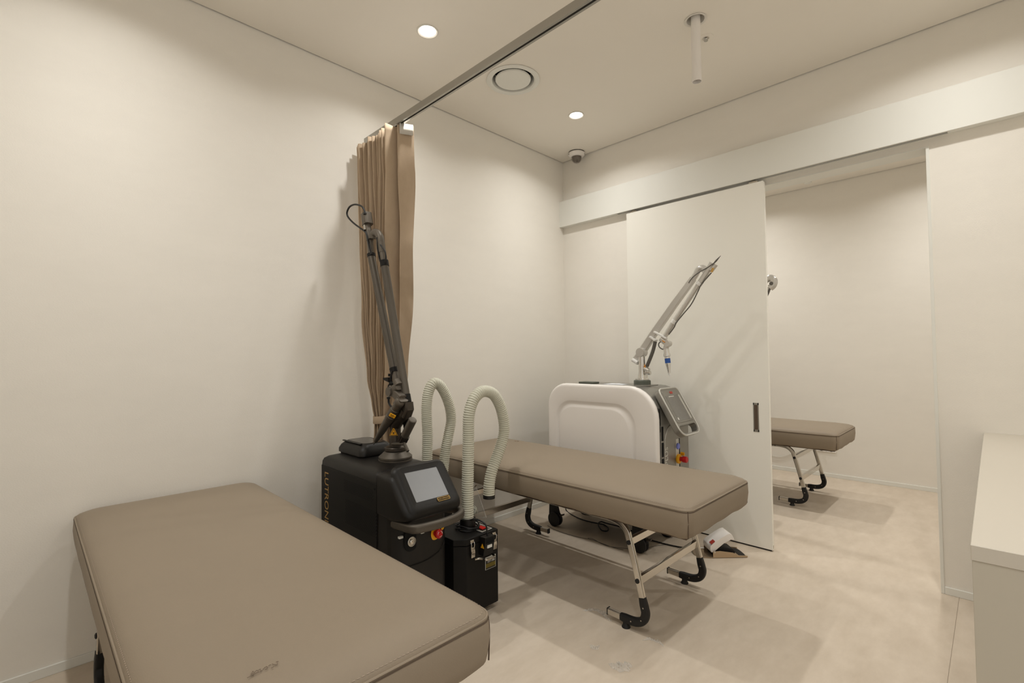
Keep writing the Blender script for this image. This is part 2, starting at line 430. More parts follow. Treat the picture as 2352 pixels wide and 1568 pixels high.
bm = B(); lathe(bm, [(.035, 0), (.035, -.008), (.026, -.014), (.0, -.014)], (2.30, -1.49, HC)); obj('disc', bm, 'white_paint', t)

# ------------------------------------------------------------------ curtain rail and curtain
RX, RZ = -2.082, 2.641
t = thing('curtain_rail', 'long aluminium curtain rail running overhead across the room', 'curtain rail', (RX, -1.7, RZ))
bm = B(); prism(bm, [(RX-.016, RZ+.036), (RX-.016, RZ), (RX-.005, RZ), (RX-.005, RZ+.014), (RX+.005, RZ+.014), (RX+.005, RZ), (RX+.016, RZ), (RX+.016, RZ+.036)], 'y', Y0, -.11, 0); obj('rail', bm, 'aluminium', t)
quick('rail_slot', 'void_black', t, box, RX-.0048, RX+.0048, Y0+.02, -.13, RZ+.0105, RZ+.0138)
for yy in (-2.35, -3.3): quick('ceiling_rod', 'aluminium', t, cyl, (RX, yy, RZ+.036), (RX, yy, HC), .006)
t = thing('curtain', 'beige pleated curtain gathered and tied back at the end of the rail', 'curtain', (-2.05, -.2, 0))
# key sections: z, start (x,y), end (x,y), fold amplitude
KEY = [(2.640, (-2.100, -.035), (-2.100, -.53), .038), (2.56, (-2.092, -.036), (-2.094, -.525), .044), (2.0, (-2.075, -.055), (-2.04, -.48), .050), (1.6, (-2.065, -.072), (-1.99, -.43), .052),
       (1.2, (-2.048, -.09), (-1.94, -.33), .050), (1.02, (-2.035, -.11), (-1.935, -.22), .040), (.95, (-2.03, -.12), (-1.938, -.19), .034), (.88, (-2.03, -.12), (-1.936, -.19), .038), (.6, (-2.05, -.10), (-1.90, -.20), .046), (.012, (-2.06, -.09), (-1.89, -.20), .046)]
def kinterp(z):
    for a, b in zip(KEY, KEY[1:]):
        if a[0] >= z >= b[0]:
            f = (a[0]-z)/(a[0]-b[0]); f = f*f*(3-2*f)
            L = lambda p, q: p+(q-p)*f
            return (L(a[1][0], b[1][0]), L(a[1][1], b[1][1])), (L(a[2][0], b[2][0]), L(a[2][1], b[2][1])), L(a[3], b[3])
    return KEY[-1][1], KEY[-1][2], KEY[-1][3]
def curtain_bm(z0, z1, nz, off=0, u0=0, u1=1):
    NU = 330; rnd = random.Random(3); ph = [rnd.uniform(-.5, .5) for _ in range(20)]; am = [rnd.uniform(.7, 1.15) for _ in range(20)]
    rows = []
    for j in range(nz+1):
        z = z0+(z1-z0)*j/nz; a, b, amp = kinterp(z); dx, dy = b[0]-a[0], b[1]-a[1]; L = math.hypot(dx, dy); nx, ny = dy/L, -dx/L
        row = []
        for i in range(NU+1):
            u = i/NU; NF = 13
            uu_ = u/.80
            if u < .80:
                k = int(uu_*NF) % 20; s = math.sin(2*PI*uu_*NF+ph[k % 3]*.4+.5*math.sin(z*2.2+k)); d = amp*am[k]*.55*(math.copysign(abs(s)**.75, s))
                d *= min(1, (.80-u)/.04) if u > .76 else 1
            else:
                q = (u-.80)/.20; d = amp*1.25*(math.sin(PI*2*min(q/.62, 1)) if q < .62 else 0)
                if q >= .62: d = -amp*.0 - (q-.62)/.38*.085*(0.5+0.5*min(1, max(0, (z-1.0)/1.4)))*1.0
            fs = .40+.40*max(0, min(1, (z-1.15)/1.25)); pu_ = u/.8*fs if u < .8 else fs+(u-.8)/.2*(1-fs)
            if u >= .8: d *= .45+.55*max(0, min(1, (z-1.3)/1.0))
            else: d *= .8+.2*max(0, min(1, (z-1.2)/1.0))
            wob = .004*math.sin(z*9+u*40)*(1 if z < 2.4 else .3)+(.012*math.sin(u*23+1.3*math.sin(z*1.7)) if u < .78 else 0)
            row.append((a[0]+dx*pu_+nx*(d+wob+off), a[1]+dy*pu_+ny*(d+wob+off), z-(.010*(1-abs(math.sin(PI*uu_*NF))) if j == 0 else 0)))
        rows.append(row)
    bm = B(); V = [[bm.verts.new(p) for p in r] for r in rows]
    for j in range(nz):
        for i in range(NU): bm.faces.new((V[j][i], V[j][i+1], V[j+1][i+1], V[j+1][i]))
    return bm, rows
bm, rows = curtain_bm(2.640, .012, 70); cl = obj('cloth', bm, 'curtain_fabric', t, smooth=80)
sol = cl.modifiers.new('thickness', 'SOLIDIFY'); sol.thickness = .002
# white heading tape on the last flap
bm = B(); e0 = rows[0]; e1 = rows[1]
tp = [Vector(p) for p in e0[309:331]]
bm2 = [[Vector((p.x-.004, p.y-.003, 2.641)) for p in tp], [Vector((p.x-.004, p.y-.003, 2.580)) for p in tp]]
V = [[bm.verts.new(p) for p in r] for r in bm2]
for i in range(len(tp)-1): bm.faces.new((V[0][i], V[0][i+1], V[1][i+1], V[1][i]))
ht = obj('heading_tape', bm, 'curtain_hem', t, smooth=60); s_ = ht.modifiers.new('thickness', 'SOLIDIFY'); s_.thickness = .002
bm = B()
for i in range(5): box(bm, RX-.004, RX+.004, -.5+i*.09-.006, -.5+i*.09+.006, RZ-.02, RZ-.0005)
obj('glider', bm, 'white_paint', t)
# tie band
bm = B(); c = Vector((-1.984, -.158)); ang = math.atan2(-.07, .092)
lp = []
for i in range(40):
    a = 2*PI*i/40; p = Vector((.068*math.cos(a), .048*math.sin(a))); lp.append((c.x+p.x*math.cos(ang)-p.y*math.sin(ang), c.y+p.x*math.sin(ang)+p.y*math.cos(ang)))
loops = [[(x, y, z+.012*(x+1.98)/.06) for x, y in lp] for z in (.922, .924, .966, .968)]
cx, cy = c
loops = [[(cx+(x-cx)*k, cy+(y-cy)*k, z) for x, y, z in l] for l, k in zip(loops, (1.02, 1.05, 1.05, 1.02))]
loft(bm, loops, False, False); tb = obj('tie_band', bm, 'curtain_fabric', t, smooth=50); s_ = tb.modifiers.new('thickness', 'SOLIDIFY'); s_.thickness = .003

# ------------------------------------------------------------------ treatment beds
BW, BL, ZB, ZS, ZT = .712, 1.885, .536, .656, .692
def bed(label, loc, off):
    t = thing('treatment_bed', label, 'treatment bed', (0, 0, 0), 'taupe treatment beds on chrome frames')
    def ring(ins, z, r=.045, wob=0, n=16):
        w_, h_ = BW-2*ins, BL-2*ins; out = []
        # dense rounded rectangle so that the lower edge can ripple
        segs = []
        for sx, sy, a0 in ((1, 1, 0), (-1, 1, 90), (-1, -1, 180), (1, -1, 270)):
            for i in range(7):
                a = math.radians(a0+15*i); segs.append((sx*(w_/2-r)+r*math.cos(a), sy*(h_/2-r)+r*math.sin(a)))
        full = []
        for i, p in enumerate(segs):
            full.append(p); q = segs[(i+1) % len(segs)]
            if i % 7 == 6:
                m = 14 if abs(p[0]-q[0]) > abs(p[1]-q[1]) else 34
                for k in range(1, m): full.append((p[0]+(q[0]-p[0])*k/m, p[1]+(q[1]-p[1])*k/m))
        res = []
        for k, (x, y) in enumerate(full):
            bul = 1+.0
            zz = z+(wob*(math.sin(x*31+y*23)+.6*math.sin(y*51-x*17)) if wob else 0)
            res.append((x, y, zz))
        return res
    bm = B()
    loft(bm, [ring(.035, ZB+.004), ring(.012, ZB-.003, wob=.0025), ring(.004, ZB+.005, wob=.0015), ring(.0005, ZB+.03), ring(-.003, ZB+.065), ring(-.001, ZS-.012), ring(.004, ZS), ring(.012, ZS+.010, .05), ring(.03, ZS+.020, .06), ring(.07, ZS+.029, .08), ring(.13, ZS+.034, .1), ring(.22, ZT, .1), ring(.30, ZT+.001, .05)])
    cu = obj('cushion', bm, 'leather', t, smooth=60)
    def pipe(ins, z, r, name, m):
        p = ring(ins, z); bm = B(); sweep(bm, p, circ(r, 6), closed=True); obj(name, bm, m, cu, smooth=60)
    pipe(.002, ZS-.003, .0034, 'piping', 'leather')
    pipe(-.0006, ZS-.009, .0014, 'seam', 'leather_dark')
    st = ring(.0095, ZS+.0085, .048); bm = B(); acc = 0
    for p, q in zip(st, st[1:]+st[:1]):
        p, q = Vector(p), Vector(q); L = (q-p).length; n = max(1, int(L/.009))
        for i in range(n):
            a = p+(q-p)*(i/n); b = p+(q-p)*((i+.6)/n); dd = (b-a).normalized(); sd = Vector((-dd.y, dd.x, 0))*.0007
            vs = [bm.verts.new(v) for v in (a-sd, b-sd, b+sd+Vector((0, 0, .0006)), a+sd+Vector((0, 0, .0006)))]; bm.faces.new(vs)
    so = obj('stitching', bm, 'leather_stitch', cu, smooth=None); so['kind'] = 'stuff'
    bm = B()
    for sx in (-1, 1):
        for sy in (-1, 1):
            k = .0455*(1-.7071); tube(bm, [(sx*(BW/2-.0130), sy*(BL/2-.0130), ZB+.004), (sx*(BW/2-.0118), sy*(BL/2-.0118), ZB+.05), (sx*(BW/2-.0118), sy*(BL/2-.0118), ZB+.09), (sx*(BW/2-.0140), sy*(BL/2-.0140), ZS-.004)], .0022, 6, 4)
    obj('corner_seam', bm, 'leather_dark', cu)
    quick('base_board', 'leather_dark', t, box, -BW/2+.03, BW/2-.03, -BL/2+.03, BL/2-.03, ZB-.012, ZB+.006)
    LX = .3135; parts = []
    sec = rrect(.030, .022, .005, 3)
    def path(sy):
        pts = [(-.465, .043), (-.56, .041), (-.62, .045), (-.658, .065), (-.672, .10), (-.664, .14), (-.625, .30), (-.59, .43), (-.575, .468), (-.54, .497), (-.49, .508), (-.44, .509)]
        return spline([(0, sy*-a, b) for a, b in pts], 4)
    for sx in (-1, 1):
        for sy in (-1, 1):
            P = [Vector((sx*LX, p.y, p.z)) for p in path(-sy if sy > 0 else 1)] if False else [Vector((sx*LX, sy*abs(p.y), p.z)) for p in path(1)]
            bm = B(); sweep(bm, P, sec, up=(1, 0, 0)); lg = obj('leg', bm, 'chrome', t); parts.append(lg)
            Q = [p for p in P if p.z < .185]; Q = Q[3:]
            bm = B(); sweep(bm, Q, rrect(.039, .030, .009, 4), up=(1, 0, 0), sc=[.86]+[1]*(len(Q)-2)+[.86]); sl = obj('foot_sleeve', bm, 'black_rubber', lg, label='black plastic sleeve on the bent foot')
            bm = B(); lathe(bm, [(.021, 0), (.021, .004), (.015, .014), (.015, .028)], (sx*LX, sy*.565, 0), n=18); obj('rubber_foot', bm, 'black_rubber', lg)
            bm = B(); box(bm, sx*LX-.0125, sx*LX+.0125, *sorted((sy*.461, sy*.468)), .026, .060, .002, 1); obj('end_cap', bm, 'black_rubber', lg)
            bm = B()
            for py, pz in ((.667, .130), (.655, .068), (.60, .045)):
                for s2 in (-1, 1): cyl(bm, (sx*LX+s2*.014, sy*py, pz), (sx*LX+s2*.0158, sy*py, pz), .0035, 10)
            obj('screw', bm, 'steel', lg)
            bm = B()
            for py, pz in ((.594, .415), (.637, .245)): 
                lathe(bm, [(.011, .010), (.011, .0145), (.006, .017), (.0, .017)], (sx*LX, sy*py, pz), (sx, 0, 0), 16)
            obj('bolt', bm, 'black_rubber', lg)
    for sx in (-1, 1):
        bm = B(); sweep(bm, [(sx*LX, -.445, .509), (sx*LX, 0, .509), (sx*LX, .445, .509)], sec, up=(1, 0, 0)); parts.append(obj('side_rail', bm, 'chrome', t))
    for sy in (-1, 1):
        for py, pz, hh, ww in ((.637, .245, .040, .020), (.592, .418, .034, .022)):
            bm = B(); box(bm, -LX+.009, LX-.009, sy*py-ww/2, sy*py+ww/2, pz-hh/2, pz+hh/2, .003, 2); parts.append(obj('crossbar', bm, 'chrome', t))
    for py in (-.3, .3):
        bm = B(); box(bm, -LX-.01, LX+.01, py-.02, py+.02, .522, ZB-.010); parts.append(obj('support_slat', bm, 'steel', t))
    t['frame_parts'] = len(parts)
    return t, parts
def copy_tree(o, parent=None):
    c = o.copy(); COL.objects.link(c); c.parent = parent
    for ch in list(o.children): copy_tree(ch, c)
    return c
b0, fparts = bed('taupe treatment bed in the left foreground, beside the black laser machine', (0, 0, 0), 0)
FR = ('leg', 'side_rail', 'crossbar', 'support_slat')
def place_bed(o, loc, off, label=None):
    o.location = loc
    if label: o['label'] = label
    for ch in o.children:
        if ch.name.split('.')[0] in FR: ch.location = (off, 0, 0)
b1 = copy_tree(b0); b2 = copy_tree(b0)
place_bed(b0, (-3.052, -.975, 0), 0.026)
place_bed(b1, (-1.230, -.98, 0), .0575, 'taupe treatment bed in the middle of the room, in front of the white laser machine')
place_bed(b2, (1.365, -1.005, 0), .10, 'taupe treatment bed seen through the doorway in the next room')
# embossed maker's mark on the foreground cushion, too faint to read
cush = [c for c in b0.children if c.name.startswith('cushion')][0]
Z1 = ZT+.0015
MK = [[(-3.243,-1.789,0.693),(-3.231,-1.7864,0.693),(-3.2244,-1.7857,0.693),(-3.2201,-1.787,0.693)], [(-3.2341,-1.7833,0.693),(-3.2317,-1.7781,0.693),(-3.2309,-1.7808,0.693),(-3.2331,-1.788,0.693)], [(-3.23,-1.7751,0.693),(-3.2273,-1.7769,0.693)], [(-3.2285,-1.7767,0.693),(-3.2313,-1.7861,0.693)],
      [(-3.2281,-1.7819,0.693),(-3.2236,-1.7778,0.693),(-3.2207,-1.7789,0.693),(-3.2215,-1.7829,0.693)], [(-3.2192,-1.7795,0.693),(-3.2156,-1.7783,0.693),(-3.2173,-1.7863,0.693),(-3.2144,-1.7874,0.693)], [(-3.2118,-1.7832,0.693),(-3.2075,-1.7788,0.693),(-3.2072,-1.7802,0.693)], [(-3.2057,-1.7807,0.693),(-3.2038,-1.7787,0.693),(-3.2037,-1.7848,0.693)],
      [(-3.2005,-1.7802,0.693),(-3.1983,-1.7785,0.693),(-3.1958,-1.78,0.693)], [(-3.1933,-1.7786,0.693),(-3.1909,-1.7841,0.693),(-3.1886,-1.7885,0.693)], [(-3.1859,-1.7781,0.693),(-3.181,-1.779,0.693)], [(-3.1839,-1.7812,0.693),(-3.1871,-1.789,0.693)], [(-3.1995,-1.791,0.693),(-3.1946,-1.7912,0.693)], [(-3.2098,-1.7883,0.693),(-3.2052,-1.7881,0.693)]]
bm = B()
for p in MK: tube(bm, [(x, y, z) for x, y, z in p], .0007, 5)
obj('embossed_mark', bm, 'leather_mark', cush)
cush = [c for c in b1.children if c.name.startswith('cushion')][0]
bm = B()
for p in ([(-1.0042,-0.3193,0.692),(-1.0077,-0.3318,0.692),(-1.0011,-0.3365,0.692)], [(-0.9953,-0.3375,0.692),(-0.9949,-0.3461,0.692),(-0.9969,-0.3548,0.692)]): tube(bm, p, .0022, 6)
obj('embossed_mark', bm, 'leather_stitch', cush)

# ------------------------------------------------------------------ black laser machine
lz = thing('laser_machine', 'black laser machine with touch screen and a tall folded dark arm, beside the foreground bed', 'medical machine', (-2.267, -.62, 0))
def castor(parent, x, y, r, top, name='castor', m='black_rubber', brake=True):
    bm = B()
    for s in (-1, 1): lathe(bm, [(r*.55, -.009), (r*.92, -.009), (r, -.005), (r, .005), (r*.92, .009), (r*.5, .009)], (x+s*.017, y, r), (1, 0, 0), 28)
    c = obj(name, bm, m, parent)
    bm = B()
    prof = [(y+r*1.08*math.cos(a), r+r*1.08*math.sin(a)) for a in [math.radians(-20+i*20) for i in range(10)]]
    prof = [(y+r*1.15, r*.75)]+[(y+r*1.08, r*1.3), (y+r*1.0, top), (y-r*.5, top), (y-r*.95, r*1.55), (y-r*.8, r*.9), (y, r*.5)]
    prism(bm, prof, 'x', x-.007, x+.007, .003, 2); obj('fork', bm, m, c)
    if brake:
        bm = B(); prism(bm, [(y-r*.9, r*1.75), (y-r*1.55, r*2.0), (y-r*1.5, r*1.75), (y-r*.85, r*1.55)], 'x', x-.012, x+.012, .002, 1); obj('brake_pedal', bm, 'graphite_dark', c)
LX0, LX1, LYB = -2.42, -2.114, -.25
bm = B()
plan = [(LX0, LYB), (LX0, -.915), (LX0+.008, -.945), (-2.385, -.972), (-2.34, -.992), (-2.267, -1.0), (-2.194, -.992), (-2.15, -.972), (LX1-.008, -.945), (LX1, -.915), (LX1, LYB)]
prism(bm, plan, 'z', .085, .70, .004, 2); obj('body', bm, 'black_plastic', lz)
for x in (LX0+.05, LX1-.05):
    for y in (-.34, -.86): castor(lz, x, y, .036, .09, brake=False)
bm = B(); box(bm, LX0-.004, LX0+.001, -.834, LYB-.003, .10, .741, .001, 1); sp = obj('side_panel', bm, 'black_metal', lz)
bm = B(); box(bm, LX1-.001, LX1+.004, -.834, LYB-.003, .10, .741, .001, 1); obj('side_panel', bm, 'black_metal', lz)
bm = B()
def dots(y0, y1, z0, z1, nx, nz, shear=0):
    for i in range(nx):
        for j in range(nz):
            y = y0+(y1-y0)*(i+(.5 if j % 2 else 0))/nx; z = z0+(z1-z0)*j/(nz-1)
            c = [bm.verts.new((LX0-.0046, y+.0034*math.cos(k*PI/3), z+.0034*math.sin(k*PI/3))) for k in range(6)]; bm.faces.new(c)
dots(-.522, -.808, .655, .706, 20, 7); dots(-.535, -.845, .50, .612, 22, 15)
pf = obj('perforation', bm, 'void_black', sp, smooth=None); pf['kind'] = 'stuff'
quick('screw', 'void_black', sp, cyl, (LX0-.006, -.818, .716), (LX0-.003, -.818, .716), .006, 12)
text('lettering', 'LUTRONIC', .064, basis((LX0-.0046, -.315, .558), (0, 0, -1), (0, -1, 0)) @ Matrix.Identity(4), 'gold', sp, .0005, width=.305, label='gold capital letters running down the side panel')
# crowned top cover
def zloop(ins, z, r, y0=-.836, y1=LYB):
    return [(x, y, z) for x, y in rrect(LX1-LX0-2*ins+.006, (y1-y0)-2*ins+.004, r, 5, (LX0+LX1)/2, (y0+y1)/2)]
bm = B(); loft(bm, [zloop(0, .7425, .012), zloop(.001, .764, .014), zloop(.006, .779, .02), zloop(.018, .789, .03), zloop(.045, .796, .04), zloop(.09, .801, .05)]); obj('top_cover', bm, 'black_plastic', lz, smooth=60)
bm = B(); box(bm, LX0-.001, LX1+.001, -.834, LYB, .700, .7420); obj('cover_seam', bm, 'void_black', lz)
# sloping head with the screen
hn = Vector((0, -.756, .655)); hv = Vector((0, .655, .756)); HO = Vector((-2.262, -.995, .738))
bm = B()
prof = [(-.836, .60), (-.836, .791), (-.90, .795), (-.944, .792), (-.962, .778), (-1.060, .665), (-1.076, .640), (-1.074, .622), (-1.058, .610), (-.99, .592), (-.93, .585)]
def headloop(x, k):
    cy, cz = -.93, .69
    return [(x, cy+(y-cy)*k if y < -.84 else y, cz+(z-cz)*(k*.5+.5 if y > -.84 else k)) for y, z in prof]
loft(bm, [headloop(LX0-.003, .70), headloop(LX0-.002, .80), headloop(LX0+.004, .88), headloop(LX0+.014, .945), headloop(LX0+.030, .985), headloop(LX0+.05, 1), headloop(LX1-.05, 1), headloop(LX1-.030, .985), headloop(LX1-.014, .945), headloop(LX1-.004, .88), headloop(LX1+.002, .80), headloop(LX1+.003, .70)])
head = obj('head', bm, 'black_plastic', lz, smooth=50)
hm = basis(HO, (1, 0, 0), hv)
def hp_(u, v, n=0): return HO+Vector((1, 0, 0))*u+hv*v+hn*n
bm = B()
loft(bm, [[hp_(u, v, -.012) for u, v in rrect(.292, .254, .04, 5, .0, -.008)], [hp_(u, v, .000) for u, v in rrect(.278, .240, .036, 5, .001, -.006)], [hp_(u, v, .007) for u, v in rrect(.260, .222, .03, 5, .003, -.005)], [hp_(u, v, .010) for u, v in rrect(.240, .204, .026, 5, .004, -.003)], [hp_(u, v, .008) for u, v in rrect(.222, .186, .012, 5, .003, .0)],
          [hp_(u, v, .0045) for u, v in rrect(.178, .148, .003, 5)], [hp_(u, v, .0005) for u, v in rrect(.176, .146, .003, 5)]], False, False)
obj('bezel', bm, 'black_plastic', head, smooth=40)
bm = B(); loft(bm, [[hp_(u, v, .001) for u, v in rrect(.178, .148, .003, 2)], [hp_(u, v, .0028) for u, v in rrect(.178, .148, .003, 2)]]); obj('screen', bm, 'screen_reflection', head, label='touch screen, its pale reflection painted in grey')
bm = B(); loft(bm, [[hp_(.047+u, -.0885+v, .0085) for u, v in rrect(.066, .017, .004, 3)], [hp_(.047+u, -.0885+v, .011) for u, v in rrect(.066, .017, .004, 3)]]); bd = obj('badge', bm, 'black_gloss', head)
bm = B(); loft(bm, [[hp_(.047+u, -.0885+v, .0108) for u, v in rrect(.068, .019, .005, 3)], [hp_(.047+u, -.0885+v, .0122) for u, v in rrect(.067, .018, .005, 3)], [hp_(.047+u, -.0885+v, .0122) for u, v in rrect(.064, .015, .004, 3)], [hp_(.047+u, -.0885+v, .0108) for u, v in rrect(.063, .014, .004, 3)]], False, False)
obj('badge_rim', bm, 'gold', bd)
text('badge_lettering', 'HOLLYWOOD', .0098, basis(hp_(.047, -.0885, .0114), (1, 0, 0), hv), 'gold', bd, .0004, sx=1.02)
# bow handle
bm = B()
pts = [(-2.398, -.90, .578), (-2.399, -.99, .585), (-2.396, -1.06, .589), (-2.385, -1.088, .590), (-2.35, -1.100, .590), (-2.27, -1.110, .590), (-2.19, -1.102, .590), (-2.135, -1.082, .591), (-2.108, -1.050, .592), (-2.104, -1.01, .592), (-2.118, -.975, .592), (-2.14, -.955, .592)]
sweep(bm, spline(pts, 4), rrect(.030, .038, .012, 4), up=(0, 0, 1)); obj('handle', bm, 'graphite', lz)
# front controls
bm = B(); c = Vector((-2.215, -.990, .505)); lathe(bm, [(.030, .0), (.030, .006), (.024, .007), (.0, .007)], c, (0, -1, 0)); es = obj('stop_collar', bm, 'yellow', lz, label='yellow ring behind the red stop button')
bm = B(); lathe(bm, [(.013, .006), (.013, .018), (.0195, .020), (.0205, .034), (.017, .038), (.0, .039)], c, (.1, -1, .08)); eb = obj('stop_button', bm, 'red_plastic', es, label='red mushroom stop button')
bm = B()
for i in range(3):
    tube(bm, [c+Vector((.1, -1, .08)).normalized()*.0385+Vector((.0125*math.cos(a), 0, .0125*math.sin(a))) for a in [i*2.094+k*.26 for k in range(6)]], .0014, 5)
obj('stop_marks', bm, 'label_white', es)
bm = B(); loft(bm, [[(-2.343+u, -.9915, .513+v) for u, v in rrect4(-.036, .036, -.055, .055, (.035,)*4)], [(-2.343+u, -.9945, .513+v) for u, v in rrect4(-.034, .034, -.053, .053, (.033,)*4)]]); kr = obj('key_recess', bm, 'void_black', lz)
bm = B(); lathe(bm, [(.021, 0), (.021, .004), (.018, .005), (.018, .002)], (-2.343, -.9945, .502), (0, -1, .05), 24); obj('key_ring', bm, 'steel', kr)
bm = B(); lathe(bm, [(.010, 0), (.010, .007), (.006, .009), (.0, .009)], (-2.343, -.9945, .502), (0, -1, .05), 18); obj('key_switch', bm, 'chrome', kr)
bm = B(); box(bm, -2.398, -2.378, -.985, -.972, .524, .533); 
obj('small_label', bm, 'label_white', lz)
quick('small_label', 'label_white', lz, box, -2.296, -2.279, -1.0015, -.99, .524, .533)
quick('round_sticker', 'yellow', lz, lathe, [(.014, 0), (.014, .002)], (-2.158, -.9745, .515), (.4, -1, 0), 20)
bm = B(); tube(bm, [(-2.43+.02, -.953, .40), (-2.385, -.975, .395), (-2.34, -.994, .395), (-2.267, -1.002, .40), (-2.194, -.994, .415), (-2.15, -.974, .44), (-2.118, -.94, .465)], .0015, 6, 5); obj('panel_seam', bm, 'void_black', lz)
# storage box on top
bm = B()
def bl(ins, z, r): return [(x, y, z) for x, y in rrect(.20-2*ins, .275-2*ins, r, 5, -2.245, -.405)]
loft(bm, [bl(.012, .786, .03), bl(.008, .80, .03), bl(.006, .806, .03), bl(.0, .808, .03), bl(.0, .826, .03), bl(.008, .846, .035), bl(.022, .862, .04), bl(.030, .866, .04), bl(.034, .865, .04)])
hb = obj('storage_case', bm, 'black_plastic', lz, smooth=40)
bm = B(); loft(bm, [bl(.040, .864, .03), bl(.040, .8665, .03), bl(.042, .867, .03)]); obj('lid_window', bm, 'black_gloss', hb)
bm = B(); box(bm, -2.33, -2.315, -.50, -.30, .864, .870, .003, 2); obj('lid_grip', bm, 'black_plastic', hb)
quick('round_sticker', 'label_white', lz, lathe, [(.024, 0), (.024, .0015)], (-2.175, -.885, .7945), (0, -.04, 1), 24, label='pale oval sticker on the top cover')
# arm
AX, AY = -2.23, -.68
bm = B(); lathe(bm, [(.084, .797), (.084, .806), (.079, .808), (.083, .811), (.083, .819), (.052, .846), (.048, .848)], (AX, AY, 0), n=40); arm = obj('arm_base', bm, 'graphite', lz)
bm = B(); lathe(bm, [(.051, .848), (.053, .851), (.053, .862), (.050, .866), (.036, .868), (.029, .870), (.029, .905), (.0275, .91), (.0275, .955), (.030, .97), (.032, .99), (.031, 1.01), (.024, 1.03)], (AX, AY, 0), n=28); obj('arm_post', bm, 'graphite_dark', lz)
bm = B(); lathe(bm, [(.0565, .850), (.0565, .860)], (AX, AY, 0), n=40); obj('arm_lock_ring', bm, 'graphite_dark', lz)
# warning triangle on the post
def onpost(px, k=0): return px
tri = [(-2.26,-0.6794,0.9198),(-2.26,-0.7144,0.9539),(-2.26,-0.7543,0.9206),(-2.26,-0.6835,0.9137)]
bm = B(); T = [Vector((AX-.021, AY-.021, .902)), Vector((AX-.021+.028, AY-.021-.028*.72+.02-.018, .902)), ]
tm = basis((AX-.0225, AY-.0205, .942), (.72, -.69, 0), (0, 0, 1))
prism(bm, [(-.021, -.016), (.021, -.016), (.003, .020), (-.003, .020)], 'z', .0, .0012, 0, mtx=tm); ws = obj('warning_sign', bm, 'yellow', lz, label='yellow laser warning triangle on the arm post')
bm = B(); 
for p, q in (((-.0175, -.0135), (.0175, -.0135)), ((.0175, -.0135), (0, .0165)), ((0, .0165), (-.0175, -.0135))): tube(bm, [tm @ Vector((*p, .0014)), tm @ Vector((*q, .0014))], .0011, 5)
for k in range(8):
    a = k*PI/4; tube(bm, [tm @ Vector((0, -.004, .0014)), tm @ Vector((.0075*math.cos(a), -.004+.0075*math.sin(a), .0014))], .0007, 5)
lathe(bm, [(.0035, .0012), (.0035, .002)], tm @ Vector((0, -.004, 0)), tm.to_3x3() @ Vector((0, 0, 1)), 12)
obj('warning_symbol', bm, 'ink_dark', ws)
bm = B(); tube(bm, [(-2.23,-0.6838,0.9759),(-2.23,-0.7205,1.0077),(-2.23,-0.7604,1.0327),(-2.23,-0.784,1.0602)], .030, 14, 3); sec_ = rrect(.05, .05, .012, 3)
bm2_ = [(-2.23,-0.7722,1.0293),(-2.23,-0.7956,1.0653),(-2.23,-0.7881,1.0926)]
sweep(bm, bm2_, sec_, up=(1, 0, 0)); obj('shoulder', bm, 'graphite_dark', lz)
bm = B(); prism(bm, [(p[1], p[2]) for p in [(-2.23,-0.7205,1.0012),(-2.23,-0.776,1.0124),(-2.23,-0.7521,0.9521),(-2.23,-0.7323,0.9523)]], 'x', -2.215, -2.20, .002, 1); obj('shoulder_fin', bm, 'black_metal', lz)
def tubes(name, segs, m, parent, n=20, label=None):
    bm = B()
    for a, b, r in segs: cyl(bm, a, b, r, n)
    return obj(name, bm, m, parent, label)
T1 = [(-2.23,-0.7881,1.0948),(-2.23,-0.7766,1.1328),(-2.23,-0.5808,1.7971),(-2.23,-0.5721,1.8284),(-2.23,-0.5567,1.8749),(-2.23,-0.5412,1.9335)]
bm = B(); cyl(bm, T1[1], T1[2], .0205, 20)
for a in (-.6, 0, .6): cyl(bm, Vector(T1[1])+Vector((-.0195*math.cos(a), -.0195*math.sin(a), 0)), Vector(T1[2])+Vector((-.0195*math.cos(a), -.0195*math.sin(a), 0)), .0018, 6)
obj('rear_tube', bm, 'graphite', lz)
tubes('tube_collar', [(T1[0], T1[1], .0225), (T1[2], T1[3], .0225)], 'black_metal', lz)
tubes('rear_tube_neck', [(T1[3], T1[4], .018), (T1[4], T1[5], .0195)], 'gunmetal', lz)
bm = B(); tube(bm, [(-2.23,-0.5412,1.9312),(-2.23,-0.5322,1.9609),(-2.23,-0.5095,1.9863),(-2.23,-0.4772,1.9971),(-2.23,-0.4584,1.9863),(-2.23,-0.4537,1.9679)], .0205, 14, 4); obj('elbow', bm, 'gunmetal', lz)
T2 = [(-2.23,-0.3962,2.0514),(-2.23,-0.4107,2.0145),(-2.23,-0.4251,1.9634),(-2.23,-0.4369,1.8866),(-2.23,-0.4416,1.8691),(-2.23,-0.6644,1.2629),(-2.23,-0.6747,1.2408),(-2.23,-0.693,1.1992)]
bm = B(); cyl(bm, T2[4], T2[5], .0205, 20)
for a in (-.6, 0, .6): cyl(bm, Vector(T2[4])+Vector((-.0195*math.cos(a), -.0195*math.sin(a), 0)), Vector(T2[5])+Vector((-.0195*math.cos(a), -.0195*math.sin(a), 0)), .0018, 6)
obj('front_tube', bm, 'graphite', lz)
tubes('tube_collar', [(T2[3], T2[4], .0225), (T2[5], T2[6], .0225)], 'black_metal', lz)
tubes('front_tube_neck', [(T2[0], T2[1], .018), (T2[1], T2[2], .0195), (T2[2], T2[3], .018), (T2[6], T2[7], .019)], 'gunmetal', lz)
KB = [(-2.23,-0.3816,2.1205),(-2.23,-0.4011,2.0553)]
